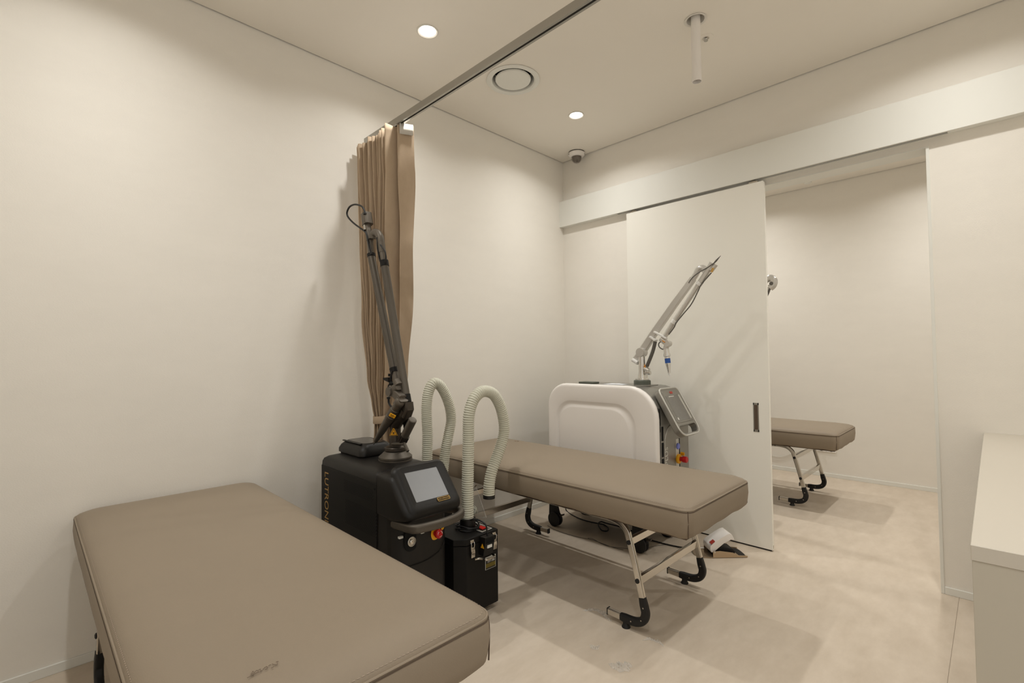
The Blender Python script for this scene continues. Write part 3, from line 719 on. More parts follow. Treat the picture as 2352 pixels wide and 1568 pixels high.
bm = B(); sweep(bm, KB, rrect(.052, .050, .014, 4), up=(1, 0, 0)); obj('knuckle', bm, 'gunmetal', lz)
bm = B(); tube(bm, [(-2.25,-0.4071,2.1086),(-2.25,-0.3944,2.1381),(-2.25,-0.3628,2.1647),(-2.25,-0.2885,2.1904),(-2.25,-0.2253,2.1909),(-2.25,-0.193,2.1648),(-2.25,-0.2092,2.1332),(-2.25,-0.273,2.0872),(-2.25,-0.3547,2.0412),(-2.25,-0.4026,2.0149),(-2.25,-0.4234,1.9941),(-2.25,-0.4568,1.915),(-2.25,-0.4779,1.875)], .0052, 8, 6); ac = obj('arm_cable', bm, 'cable_black', lz)
bm = B(); CC = [(-2.25,-0.4066,2.1074),(-2.25,-0.4042,2.1165)]; cyl(bm, CC[0], CC[1], .009, 12); CC = [(-2.25,-0.4017,2.049),(-2.25,-0.409,2.021)]; obj('cable_gland', bm, 'cable_black', ac)
tubes('cable_plug', [(CC[0], CC[1], .0075)], 'steel', ac)
bm = B(); tube(bm, [(-2.25,-0.5714,1.9112),(-2.25,-0.6109,1.8748),(-2.25,-0.6259,1.8383),(-2.25,-0.615,1.8149)], .004, 8, 4); tube(bm, [(-2.25,-0.5356,1.957),(-2.25,-0.54,1.8979),(-2.25,-0.5667,1.8242)], .004, 8, 3); obj('arm_cable', bm, 'cable_black', lz)
bm = B(); tube(bm, [(-2.25,-0.6848,1.2504),(-2.25,-0.6723,1.2193),(-2.25,-0.6596,1.1769)], .0055, 8, 3); tube(bm, [(-2.25,-0.6488,1.1099),(-2.25,-0.6508,1.0879),(-2.25,-0.6675,1.0712),(-2.25,-0.6923,1.0619)], .0055, 8, 4); CC = [(-2.25,-0.6596,1.1769),(-2.25,-0.6532,1.1545),(-2.25,-0.6488,1.1166),(-2.25,-0.6488,1.1055)]; cyl(bm, CC[0], CC[1], .0095, 12); cyl(bm, CC[2], CC[3], .0095, 12); hc = obj('handpiece_cable', bm, 'cable_black', lz)
tubes('cable_plug', [(CC[1], CC[2], .0072)], 'steel', hc)
bm = B(); prism(bm, [(p[1], p[2]) for p in [(-2.25,-0.6087,1.2133),(-2.25,-0.6639,1.2169),(-2.25,-0.668,1.1905),(-2.25,-0.6129,1.2022)]], 'x', -2.262, -2.238, .003, 2); CC = [(-2.25,-0.6576,1.2212),(-2.25,-0.6577,1.2345)]; cyl(bm, CC[0], CC[1], .007, 10); CC = [(-2.25,-0.6721,1.1862),(-2.25,-0.7133,1.1919)]; cyl(bm, CC[0], CC[1], .010, 12); obj('thumb_clamp', bm, 'black_metal', lz)
# wrist and handpiece
bm = B(); W_ = [(-2.26,-0.7417,1.2019),(-2.26,-0.7615,1.1789),(-2.26,-0.705,1.1463),(-2.26,-0.7214,1.1601),(-2.26,-0.777,1.1283),(-2.26,-0.8156,1.105)]
tube(bm, [W_[0], W_[1]], .021, 16); lathe(bm, [(.023, -.028), (.023, .028)], W_[2], (1, 0, 0), 20); sweep(bm, [(-2.26,-0.6928,1.1589),(-2.26,-0.7454,1.1353),(-2.26,-0.7925,1.1121)], rrect(.044, .038, .008, 3), up=(1, 0, 0)); sweep(bm, [(-2.26,-0.7964,1.1187),(-2.26,-0.7729,1.0939),(-2.26,-0.757,1.0801)], rrect(.046, .048, .010, 3), up=(1, 0, 0)); sweep(bm, [(-2.26,-0.7615,1.1768),(-2.26,-0.7294,1.1604)], rrect(.040, .040, .012, 3), up=(1, 0, 0)); ball(bm, [(-2.268,-0.7818,1.0993)][0], .0265); obj('wrist', bm, 'gunmetal', lz)
HPt = [(-2.27,-0.7889,1.102),(-2.27,-0.7652,1.0772),(-2.27,-0.7292,1.0446),(-2.27,-0.7088,1.028),(-2.27,-0.6923,1.0114),(-2.27,-0.6716,0.9922),(-2.27,-0.642,0.9631),(-2.27,-0.612,0.9358),(-2.27,-0.5505,0.8797),(-2.27,-0.5325,0.864)]
bm = B()
v0 = Vector(HPt[0]); v1 = Vector(HPt[-2]); ax = v1-v0; LL_ = ax.length
lathe(bm, [(.019, 0), (.0215, .02), (.0215, .055), (.0235, .057), (.0235, .066), (.0255, .07), (.0255, .105), (.0235, .107), (.0255, .109), (.025, .135), (.0225, .138), (.0225, .17), (.019, LL_*.72), (.010, LL_-.006), (.007, LL_)], v0, ax, 24); hpz = obj('handpiece', bm, 'graphite', lz)
tubes('treatment_tip', [(HPt[-2], HPt[-1], .0028)], 'steel', hpz)
q = Vector([(-2.3,-0.7666,1.0343)][0]); hm2 = basis(q+Vector((-.0, -.0, 0)), Vector((.55, -.6, -.42)), ax*-1)
bm = B(); box(bm, -.016, .016, -.011, .011, -.003, .0012, .003, 2, mtx=hm2); yl = obj('caution_label', bm, 'yellow', hpz, label='small yellow caution label on the handpiece')
bm = B()
for yy_, ww_ in ((.0045, .009), (-.0035, .008)): box(bm, -ww_, ww_, yy_-.0016, yy_+.0016, .0010, .0015, mtx=hm2)
obj('label_print', bm, 'ink_dark', yl)
bm = B(); sweep(bm, [(-2.24,-0.7565,1.0376),(-2.24,-0.7084,1.0229)], rrect(.05, .042, .006, 3), up=(1, 0, 0)); obj('handpiece_clamp', bm, 'graphite_dark', lz)
bm = B(); SP = [(-2.23,-0.7764,1.0811),(-2.23,-0.7085,1.0307)]; n = 80; a0, a1 = Vector(SP[0]), Vector(SP[1]); dd = (a1-a0).normalized(); fu = frame(dd)
tube(bm, [a0+(a1-a0)*(i/n)+(fu[0]*math.cos(i*.9)+fu[1]*math.sin(i*.9))*.010 for i in range(n+1)], .0028, 6); obj('coil_spring', bm, 'black_metal', lz)
# spare handpiece leaning right of the post, and its clamp
SH = [(-2.24,-0.8523,1.0157),(-2.24,-0.7834,0.933),(-2.24,-0.7598,0.9047)]
bm = B(); cyl(bm, SH[0], SH[1], .0205, 22); lathe(bm, [(.0205, -.001), (.018, .003), (.006, .0045)], Vector(SH[0]), Vector(SH[0])-Vector(SH[1]), 20); sh = obj('gas_cylinder', bm, 'graphite', lz)
d_ = (Vector(SH[2])-Vector(SH[1])).normalized(); fu = frame(d_)
bm = B(); cyl(bm, SH[1], SH[2], .022, 22)
for k in range(12): a = k*PI/6; o_ = (fu[0]*math.cos(a)+fu[1]*math.sin(a))*.0215; cyl(bm, Vector(SH[1])+o_, Vector(SH[2])+o_-d_*.004, .004, 6)
obj('grip_ring', bm, 'graphite_dark', sh)
bm = B(); cyl(bm, SH[2], Vector(SH[2])+d_*.008, .011, 16); obj('valve', bm, 'chrome', sh)
bm = B(); CC = [(-2.25,-0.6792,0.8813),(-2.25,-0.795,0.8953),(-2.25,-0.8253,0.8634)]; cyl(bm, CC[0], CC[1], .0085, 12); sweep(bm, [CC[1], Vector(CC[1])+(Vector(CC[2])-Vector(CC[1]))*.5, CC[2]], rrect(.016, .012, .004, 3), up=(1, 0, 0)); obj('clamp_lever', bm, 'graphite', lz)

# ------------------------------------------------------------------ smoke extractors with hoses
def hose(pts, r, parent, pitch=.0115):
    P = spline(pts, 14); L = [0]
    for a, b in zip(P, P[1:]): L.append(L[-1]+(b-a).length)
    tot = L[-1]; n = int(tot/pitch)*4; out = []; sc = []; j = 0
    for i in range(n+1):
        s = tot*i/n
        while j < len(L)-2 and L[j+1] < s: j += 1
        f = (s-L[j])/(L[j+1]-L[j]+1e-9); out.append(P[j]+(P[j+1]-P[j])*f); sc.append((.86, 1.0, 1.04, 1.0)[i % 4])
    bm = B(); sweep(bm, out, circ(r, 20), None, True, sc); h = obj('hose', bm, 'hose_ivory', parent, smooth=70, label='ribbed ivory hose')
    return out, h
def extractor(label, cx, cy, w_, d_, hpts, full=True):
    t = thing('smoke_extractor', label, 'smoke extractor', (cx, cy, 0), 'black smoke extractors with ivory hoses')
    x0, x1, y0, y1 = cx-w_/2, cx+w_/2, cy-d_/2, cy+d_/2
    pl = lambda e: [(x0-e, y1+e), (x0-e, y0+.045-e*.4), (x0+.05-e*.4, y0-e), (x1+e, y0-e), (x1+e, y1+e)]
    bm = B(); prism(bm, pl(0), 'z', .035, .375, .003, 2); obj('body', bm, 'black_metal', t)
    bm = B(); prism(bm, pl(.001), 'z', .3775, .41, .004, 2); obj('lid', bm, 'black_metal', t)
    for x in (x0+.04, x1-.04):
        for y in (y0+.045, y1-.045):
            bm = B(); lathe(bm, [(.012, -.009), (.017, -.008), (.018, 0), (.017, .008), (.012, .009)], (x, y, .018), (1, .3, 0), 20); lathe(bm, [(.014, .034), (.014, .036)], (x, y, 0)); box(bm, x-.006, x+.006, y-.014, y+.014, .026, .036); obj('castor', bm, 'chrome', t)
    hx, hy = hpts[0][0], hpts[0][1]
    bm = B(); lathe(bm, [(.052, .41), (.052, .414), (.041, .418), (.041, .468), (.034, .470)], (hx, hy, 0), n=28); obj('hose_socket', bm, 'black_plastic', t)
    out, h = hose(hpts, .031, t)
    e = out[-1]; d = (out[-1]-out[-6]).normalized()
    bm = B(); cyl(bm, e-d*.002, e+d*.016, .0325, 24); obj('hose_end', bm, 'black_rubber', h)
    return t, (x0, x1, y0, y1)
H1 = [(-1.925, -.855, .45)]+[(-1.9028,-0.855,0.6017),(-1.8984,-0.855,0.761),(-1.8942,-0.855,0.8983),(-1.8903,-0.855,1.0017),(-1.8622,-0.855,1.0783),(-1.8184,-0.855,1.1176),(-1.7673,-0.855,1.1264),(-1.7086,-0.855,1.1036),(-1.6622,-0.855,1.0416),(-1.6357,-0.855,0.9653),(-1.6296,-0.855,0.8954),(-1.6477,-0.855,0.8311),(-1.6859,-0.855,0.756),(-1.7266,-0.855,0.6854),(-1.747,-0.855,0.6174),(-1.7509,-0.855,0.554)]
H1[0] = (H1[1][0], -.855, .45)
e1, (ex0, ex1, ey0, ey1) = extractor('black box smoke extractor with an arched ivory hose, right of the black laser', -1.923, -.85, .262, .235, H1)
HX_ = H1[0][0]
# front details
yf = ey0
for x in (-1.972, -1.822):
    bm = B(); box(bm, x-.014, x+.014, yf-.006, yf, .325, .376, .001, 1); k = obj('latch', bm, 'black_metal', e1)
    bm = B()
    for s in (-1, 1): tube(bm, [(x+s*.009, yf-.007, .392), (x+s*.010, yf-.010, .378), (x+s*.009, yf-.008, .362)], .0022, 6, 3)
    prism(bm, [(yf-.0065, .366), (yf-.010, .364), (yf-.014, .340), (yf-.012, .316), (yf-.0085, .314)], 'x', x-.0115, x+.0115, .001, 1); obj('latch_clip', bm, 'chrome', k)
    bm = B(); box(bm, x-.012, x+.012, yf-.004, yf, .384, .400, .001, 1); obj('latch_hook', bm, 'chrome', k)
# silver control panel on the lid
PC = [Vector(p) for p in [(-1.8119,-0.7776,0.412),(-1.8114,-0.9469,0.412),(-1.8879,-0.9502,0.412),(-1.8882,-0.8533,0.412)]]
PQ = lambda u, v, h: (PC[0].lerp(PC[1], u)).lerp(PC[3].lerp(PC[2], u), v)+Vector((0, 0, h))
def pquad(bm, u0, u1, v0, v1, h0, h1): loft(bm, [[PQ(u0, v0, h0), PQ(u1, v0, h0), PQ(u1, v1, h0), PQ(u0, v1, h0)], [PQ(u0, v0, h1), PQ(u1, v0, h1), PQ(u1, v1, h1), PQ(u0, v1, h1)]])
bm = B(); pquad(bm, 0, 1, 0, 1, -.0015, .0006); cp = obj('control_panel', bm, 'aluminium', e1, smooth=None)
bm = B()
for q4 in ((0, 1, 0, .045), (0, 1, .955, 1), (0, .025, 0, 1), (.975, 1, 0, 1)): pquad(bm, *q4, .0004, .0012)
obj('panel_border', bm, 'label_white', cp, smooth=None)
bm = B(); pquad(bm, .50, .88, .28, .78, .0004, .003); obj('switch_frame', bm, 'black_plastic', cp, smooth=None)
bm = B(); pquad(bm, .54, .84, .33, .73, .002, .0065); obj('rocker_switch', bm, 'red_switch', cp, label='red rocker switch')
bm = B()
for uv_ in ((.12, .44, .40, .47), (.20, .36, .58, .64)): pquad(bm, *uv_, .0005, .0009)
obj('panel_print', bm, 'label_white', cp, smooth=None)
# power adaptor on a bracket
bm = B(); prism(bm, [(yf-.001, .405), (yf-.046, .408), (yf-.044, .372), (yf-.030, .310), (yf-.001, .310)], 'x', -1.922, -1.856, .004, 2); pa = obj('power_adaptor', bm, 'black_plastic', e1)
bm = B()
for i in range(6): box(bm, -1.916, -1.862, yf-.0468, yf-.044, .376+i*.0045, .378+i*.0045)
obj('adaptor_rib', bm, 'void_black', pa)
bm = B(); box(bm, -1.906, -1.876, yf-.0462, yf-.040, .352, .366); obj('adaptor_label', bm, 'label_white', pa)
bm = B(); prism(bm, [(yf-.036, .352), (yf-.012, .352), (yf-.024, .374)], 'x', -1.9235, -1.921); obj('hazard_sticker', bm, 'yellow', pa)
bm = B(); tube(bm, [(-1.955, yf-.002, .300), (-1.935, yf-.010, .300), (-1.922, yf-.030, .300), (-1.918, yf-.048, .299), (-1.90, yf-.050, .300), (-1.868, yf-.050, .301), (-1.858, yf-.040, .302), (-1.852, yf-.002, .303)], .0055, 10, 4); obj('adaptor_bracket', bm, 'chrome', e1)
bm = B(); tube(bm, [(-1.892, yf-.026, .402), (-1.892, yf-.026, .425), (-1.893, yf-.015, .462), (-1.90, -.93, .475), (-1.915, -.89, .468), (-1.905, -.82, .445), (-1.885, -.805, .428)], .0042, 8, 5)
for k, zz in enumerate((.423, .432)):
    tube(bm, [(HX_+.052*math.cos(a)*(1.1+.1*math.sin(3*a+k)), -.855+.056*math.sin(a)*(1.1+.12*math.cos(2*a+k)), zz+.006*math.sin(2*a+k)) for a in [i*2*PI/24+k for i in range(25)]], .0042, 8)
obj('power_cord', bm, 'cable_black', e1)
# rating label
bm = B(); box(bm, -1.882, -1.810, yf-.0012, yf, .222, .285); rl = obj('rating_label', bm, 'label_white', e1, label='black and white label with a phone number')
quick('label_field', 'ink_dark', rl, box, -1.880, -1.812, yf-.0016, yf-.001, .2235, .271)
quick('label_print_block', 'label_yellow_print', rl, box, -1.879, -1.813, yf-.0019, yf-.0013, .231, .251)
text('phone_number', '1577-1084', .0145, basis((-1.8435, yf-.0018, .2605), (1, 0, 0), (0, 0, 1)), 'label_white', rl, .0003, sx=.82)
bm = B()
for x_ in range(9): box(bm, -1.876+x_*.0066, -1.8718+x_*.0066, yf-.0016, yf-.001, .2755, .2805)
obj('label_heading', bm, 'ink_dark', rl)
bm = B()
for i in range(3): box(bm, -1.876, -1.816-.006*(i % 2), yf-.0022, yf-.0018, .2335+i*.0062, .2350+i*.0062)
obj('label_print_lines', bm, 'ink_dark', rl)
H2 = [(-1.8758,-0.45,0.57),(-1.875,-0.45,0.7234),(-1.8712,-0.45,0.8513),(-1.8769,-0.45,0.9549),(-1.8765,-0.45,1.0321),(-1.8668,-0.45,1.096),(-1.8445,-0.45,1.1441),(-1.8125,-0.45,1.1608),(-1.7737,-0.45,1.1378),(-1.7344,-0.45,1.0797),(-1.7047,-0.45,1.0052),(-1.6951,-0.45,0.9237),(-1.716,-0.45,0.8322),(-1.7366,-0.45,0.7551),(-1.7504,-0.45,0.6725),(-1.7642,-0.45,0.5748)]
H2 = [(H2[0][0], -.45, .45)]+H2
e2, _ = extractor('second black smoke extractor with ivory hose, standing behind the black laser', -1.885, -.43, .25, .22, H2)

# ------------------------------------------------------------------ white laser machines
def white_body(t, dx=0, dy=0):
    xa, xb = -.70+dx, -.205+dx
    def arch(e, n=8):   # side profile in (y,z), e = outward offset
        return rrect4(-1.30+dy-e, -.385+dy+e, .235-e, 1.108+e, (.17+e, .215+e, .05, .05), n)
    def side(xo, s):
        g = 0 if s > 0 else -.016
        lp = lambda e, x: [(x, y, z) for y, z in arch(e+g)]
        U = lambda ins, x: [(x, y, z) for y, z in rrect4(-1.30+dy+ins*.95, -.385+dy-ins*.52, .235+ins*.3, 1.108-ins*.78, (max(.17-ins*.2, .05), max(.215-ins*.35, .05), .04, .04), 8)]
        bm = B()
        loft(bm, [lp(-.006, xo+s*.045), lp(.0, xo+s*.040), lp(.002, xo+s*.022), lp(-.002, xo+s*.006), lp(-.012, xo+s*.001), lp(-.022, xo), U(.155, xo), U(.162, xo+s*.003), U(.178, xo+s*.016), U(.192, xo+s*.018), U(.208, xo+s*.014), U(.214, xo+s*.006), U(.222, xo+s*.005)], True, True)
        return obj('side_panel', bm, 'machine_white' if s > 0 else 'machine_silver', t, smooth=50, label='white moulded side panel' if s > 0 else None)
    side(xa, 1); side(xb, -1)
    bm = B()
    def lp2(e, x): return [(x, y, z) for y, z in arch(e)]
    loft(bm, [lp2(-.012, xa+.03), lp2(-.012, xb-.02), lp2(-.018, xb-.006)]); obj('body', bm, 'machine_silver', t, smooth=40)
    bm = B(); box(bm, xa+.05, xb-.05, -1.24+dy, -.36+dy-.03, .160, .25, .005, 2); obj('base_plate', bm, 'black_metal', t)
    for x in (xa+.055, xb-.055):
        for y in (-.40+dy, -1.135+dy): castor(t, x, y, .055, .162)
    # top dressings
    bm = B(); box(bm, -.60+dx, -.29+dx, -1.10+dy, -.56+dy, 1.094, 1.101, .004, 2); obj('top_plate', bm, 'machine_silver', t)
    yf = -1.2885+dy
    bm = B(); prism(bm, [(xa+.040, .20), (xa+.066, .20), (xa+.066, .955), (xa+.060, .968), (xa+.046, .968), (xa+.040, .955)], 'y', yf-.006, yf+.01, .002, 1); obj('light_slot', bm, 'black_gloss', t)
    for i in range(5):
        bm = B(); z1 = .845-i*.105; box(bm, xa+.086, xa+.110, yf-.0035, yf+.006, z1-.095, z1, .004 if i else .010, 2); obj('vent_slot', bm, 'void_black', t)
    bm = B(); tube(bm, [(xa+.125, yf-.001, .25), (xa+.125, yf-.001, .70), (xa+.135, yf-.001, .77), (xa+.165, yf-.001, .82), (xa+.21, yf-.001, .845)], .003, 8, 5); obj('panel_edge', bm, 'machine_rim', t)
    text('lettering', 'PICOPLUS', .050, basis((xa+.148, yf-.0018, .580), (0, 0, 1), (-1, 0, 0)), 'label_white', t, .0006, width=.25, label='white capital letters running up the front')
    bm = B(); box(bm, -.42+dx, -.375+dx, yf-.003, yf+.006, .50, .74, .003, 2); sp_ = obj('switch_strip', bm, 'machine_rim', t)
    bm = B(); box(bm, -.372+dx, -.366+dx, yf-.004, yf+.004, .50, .74); obj('strip_shadow_gap', bm, 'ink_dark', sp_)
    bm = B(); lathe(bm, [(.021, 0), (.021, .007), (.017, .009), (.0, .009)], (-.397+dx, yf-.003, .69), (0, -1, 0), 20); obj('power_button', bm, 'blue_led', sp_, label='pale blue round button')
    bm = B(); c = Vector((-.397+dx, yf-.003, .605)); lathe(bm, [(.031, 0), (.033, .012), (.026, .018), (.0, .018)], c, (0, -1, 0), 22); box(bm, c.x+.03, c.x+.044, c.y-.03, c.y-.002, c.z+.018, c.z+.04, .003, 1); obj('stop_collar', bm, 'yellow', sp_, label='yellow collar behind red stop button')
    bm = B(); lathe(bm, [(.015, .015), (.015, .032), (.021, .036), (.021, .062), (.017, .066), (.0, .066)], c, (0.05, -1, 0), 22); obj('stop_button', bm, 'red_plastic', sp_, label='red stop button')
    # tilting screen head
    n_ = Vector((0, -.866, .499)); v_ = Vector((0, .499, .866)); O = Vector((-.470+dx, -1.335+dy, .935))
    q = lambda u, v, n=0: O+Vector((1, 0, 0))*u+v_*v+n_*n
    bm = B()
    out = rrect4(-.138, .138, -.170, .172, (.04, .04, .06, .06), 6)
    hole = lambda k, n: [q(u, v, n) for u, v in rrect4(-.118+k, .118-k, -.155+k, -.098-k, (.02, .02, .045, .045), 6)]
    L_ = lambda k, n: [q(u*(1-k/.138), v*(1-k/.17), n) for u, v in out]
    loft(bm, [hole(0, -.030), L_(.012, -.032), L_(.001, -.024), L_(0, .010), L_(.004, .016), hole(0, .014)], False, False, close=True)
    # the upper face is closed by its own plate; the ring keeps the grip hole open
    hd_ = obj('screen_head', bm, 'machine_silver', t, smooth=40)
    bm = B()
    sweep(bm, [q(u*.985, v*.985, .014) for u, v in out], circ(.0055, 8), closed=True); obj('head_rim', bm, 'machine_rim', hd_, smooth=60)
    bm = B(); loft(bm, [[q(u, v, .012) for u, v in rrect(.226, .232, .008, 3, 0, .035)], [q(u, v, .0185) for u, v in rrect(.220, .226, .008, 3, 0, .035)]]); fp = obj('face_plate', bm, 'machine_silver', hd_)
    bm = B(); loft(bm, [[q(u, v, .018) for u, v in rrect(.172, .182, .003, 2, -.010, .024)], [q(u, v, .0195) for u, v in rrect(.172, .182, .003, 2, -.010, .024)]]); sc_ = obj('screen', bm, 'machine_screen', hd_, label='dim grey touch screen')
    bm = B(); loft(bm, [[q(u, v, .018) for u, v in rrect(.016, .178, .003, 2, .092, .024)], [q(u, v, .0205) for u, v in rrect(.014, .176, .003, 2, .092, .024)]]); obj('screen_side_strip', bm, 'machine_rim', hd_)
    bm = B(); loft(bm, [[q(u, v, .018) for u, v in rrect(.038, .016, .002, 2, .005, .134)], [q(u, v, .0198) for u, v in rrect(.038, .016, .002, 2, .005, .134)]]); obj('red_badge', bm, 'red_logo', hd_, label='small red badge above the screen')
    bm = B(); loft(bm, [[q(u, v, .0194) for u, v in rrect(.072, .005, .001, 2, -.02, .106)], [q(u, v, .0199) for u, v in rrect(.072, .005, .001, 2, -.02, .106)]])
    loft(bm, [[q(u, v, .0194) for u, v in rrect(.014, .016, .001, 2, -.083, -.052)], [q(u, v, .0199) for u, v in rrect(.014, .016, .001, 2, -.083, -.052)]]); obj('screen_print', bm, 'label_white', sc_)
    bm = B(); sweep(bm, [q(0, .10, -.024), q(0, .08, -.09)+Vector((0, .02, 0))], rrect(.08, .20, .02, 3), up=(1, 0, 0)); obj('head_neck', bm, 'machine_silver', hd_)
WM = thing('white_laser_machine', 'white laser machine with tilted screen and folded arm, in front of the sliding door', 'medical machine', (-.45, -.85, 0))
white_body(WM)
ABX, ABY = -.45, -1.06
def arm_foot(t, x, y):
    bm = B(); lathe(bm, [(.060, 1.095), (.060, 1.107)], (x, y, 0), n=32); obj('arm_base_ring', bm, 'machine_silver', t)
    bm = B(); lathe(bm, [(.059, 1.107), (.059, 1.134), (.054, 1.138), (.05, 1.138)], (x, y, 0), n=36); obj('arm_base', bm, 'green_grey', t)
    bm = B(); lathe(bm, [(.046, 1.137), (.048, 1.142), (.047, 1.149), (.030, 1.152), (.0285, 1.16), (.024, 1.20), (.024, 1.335)], (x, y, 0), n=28); obj('arm_post', bm, 'arm_chrome', t)
arm_foot(WM, ABX, ABY)
bm = B(); lathe(bm, [(.031, -.030), (.033, -.026), (.033, .026), (.031, .030)], [(-0.45,-1.0602,1.3355)][0], (1, 0, 0), 28); obj('shoulder_joint', bm, 'arm_white', WM)
bm = B(); sweep(bm, [(-0.43,-0.9943,1.2633),(-0.43,-1.1404,1.4609),(-0.43,-1.3076,1.6665),(-0.43,-1.4397,1.8214)], rrect(.052, .036, .008, 3), up=(1, 0, 0), sc=[1.08, 1, .92, .82]); obj('main_beam', bm, 'arm_white', WM)
bm = B(); CC = [(-0.46,-0.9911,1.2827),(-0.46,-1.0296,1.2608)]; cyl(bm, CC[0], CC[1], .014, 14); obj('counterweight_knob', bm, 'arm_bright', WM)
bm = B(); tube(bm, [(-0.43,-1.4335,1.8134),(-0.43,-1.4581,1.8482),(-0.43,-1.4764,1.8777),(-0.43,-1.5,1.8861),(-0.43,-1.5199,1.8719),(-0.43,-1.5195,1.8519)], .020, 14, 4); obj('elbow', bm, 'arm_white', WM)
TB = [(-0.45,-1.5774,1.9042),(-0.45,-1.4979,1.7894),(-0.45,-1.4861,1.7792),(-0.45,-1.483,1.7738),(-0.45,-1.3183,1.5514),(-0.45,-1.3022,1.5315),(-0.45,-1.2431,1.4475)]
tubes('upper_block', [(TB[0], TB[1], .019), ([(-0.45,-1.5994,1.8926)][0], [(-0.45,-1.5679,1.8575)][0], .016)], 'arm_white', WM)
tubes('tube_collar', [(TB[1], TB[3], .0205), (TB[4], TB[5], .0195)], 'arm_bright', WM)
tubes('fore_tube', [(TB[3], TB[4], .0155), (TB[5], TB[6], .0165)], 'arm_white', WM)
bm = B(); tube(bm, [(-0.47,-1.6219,1.923),(-0.47,-1.5994,1.9012),(-0.47,-1.5542,1.8767),(-0.47,-1.5052,1.8549),(-0.47,-1.4639,1.8315),(-0.47,-1.4398,1.8084),(-0.47,-1.4275,1.7896)], .0035, 8, 5); lathe(bm, [(.004, 0), (.006, .02), (.001, .06)], [(-0.47,-1.5966,1.8988)][0], Vector([(-0.47,-1.6219,1.923)][0])-Vector([(-0.47,-1.5966,1.8988)][0]), 10); obj('arm_cable', bm, 'cable_grey', WM)
bm = B(); tube(bm, [(-0.46,-1.5745,1.8414),(-0.46,-1.5077,1.773),(-0.46,-1.4836,1.7298),(-0.46,-1.4378,1.6507),(-0.46,-1.3825,1.5909),(-0.46,-1.3322,1.5354),(-0.46,-1.3128,1.5009),(-0.46,-1.274,1.4551)], .0042, 8, 5); obj('arm_cable', bm, 'cable_grey', WM)
tubes('cable_plug', [([(-0.46,-1.5863,1.8707)][0], [(-0.46,-1.5746,1.8442)][0], .008)], 'gold', WM)
bm = B(); sweep(bm, [(-0.46,-1.1671,1.4774),(-0.46,-1.2128,1.4544),(-0.46,-1.2575,1.4288)], rrect(.012, .03, .003, 2), up=(1, 0, 0)); obj('parking_bracket', bm, 'arm_bright', WM)
bm = B(); sweep(bm, [(-0.45,-1.1309,1.4453),(-0.45,-1.1738,1.4164)], rrect(.012, .042, .003, 2), up=(1, 0, 0)); obj('beam_clip', bm, 'arm_bright', WM)
bm = B(); GS = [(-0.44,-1.1616,1.4108),(-0.44,-1.1401,1.3376),(-0.44,-1.0939,1.2359)]; tube(bm, GS, .0125, 12, 4); obj('gas_spring', bm, 'cable_grey', WM)
bm = B(); CC = [(-0.46,-1.0878,1.2208),(-0.46,-1.1181,1.2058),(-0.46,-1.1313,1.1907),(-0.46,-1.0906,1.19)]; cyl(bm, CC[0], CC[1], .018, 14); cyl(bm, CC[3], CC[2], .014, 12); CC = [(-0.46,-1.1041,1.181),(-0.46,-1.1052,1.1534)]; cyl(bm, CC[0], CC[1], .005, 8); obj('lock_knob', bm, 'arm_chrome', WM)
bm = B(); prism(bm, [(p[1], p[2]) for p in [(-0.476,-1.0885,1.2305),(-0.476,-1.1039,1.2306),(-0.476,-1.0975,1.2551)]], 'x', -.4765, -.4745); obj('warning_sign', bm, 'orange_label', WM)
bm = B(); tube(bm, [(-0.45,-1.2136,1.4304),(-0.45,-1.2486,1.3992),(-0.45,-1.2643,1.3839)], .021, 14, 3); lathe(bm, [(.021, -.022), (.021, .022)], [(-0.45,-1.2613,1.3929)][0], (1, 0, 0), 20); tube(bm, [(-0.45,-1.2612,1.3899),(-0.45,-1.248,1.3692),(-0.45,-1.2476,1.3513)], .019, 14, 3); obj('wrist', bm, 'arm_white', WM)
bm = B(); sweep(bm, [(-0.475,-1.2361,1.4142),(-0.475,-1.2519,1.4018)], rrect(.004, .014, .001, 2), up=(1, 0, 0)); obj('yellow_label', bm, 'orange_label', WM)
bm = B(); tube(bm, [(-0.45,-1.2132,1.4122),(-0.45,-1.1932,1.3946),(-0.45,-1.1961,1.3733),(-0.45,-1.2154,1.3578),(-0.45,-1.2348,1.3545)], .0042, 8, 5); obj('handpiece_cable', bm, 'cable_grey', WM)
h0 = Vector([(-0.45,-1.2478,1.3633)][0]); h1 = Vector([(-0.45,-1.2667,1.1929)][0]); LH = (h1-h0).length
bm = B(); lathe(bm, [(.013, 0), (.018, .01), (.018, .03), (.023, .045), (.023, LH*.34), (.018, LH*.36), (.018, LH*.43)], h0, h1-h0, 24); hpw = obj('handpiece', bm, 'arm_chrome', WM)
bm = B(); lathe(bm, [(.019, LH*.42), (.019, LH*.61)], h0, h1-h0, 24); obj('blue_band', bm, 'blue_band', hpw, label='blue ring round the handpiece')
bm = B(); lathe(bm, [(.018, LH*.60), (.0175, LH*.64), (.009, LH*.95), (.009, LH)], h0, h1-h0, 24); obj('nose_cone', bm, 'arm_chrome', hpw)
bm = B(); h2 = Vector([(-0.45,-1.271,1.1692)][0]); cyl(bm, h1+Vector((0, -.004, 0)), h2+Vector((0, -.004, 0)), .0045, 10); cyl(bm, h1+Vector((0, .006, 0)), h1+Vector((0, .005, -.016)), .003, 8); obj('spacer_tip', bm, 'arm_bright', hpw)
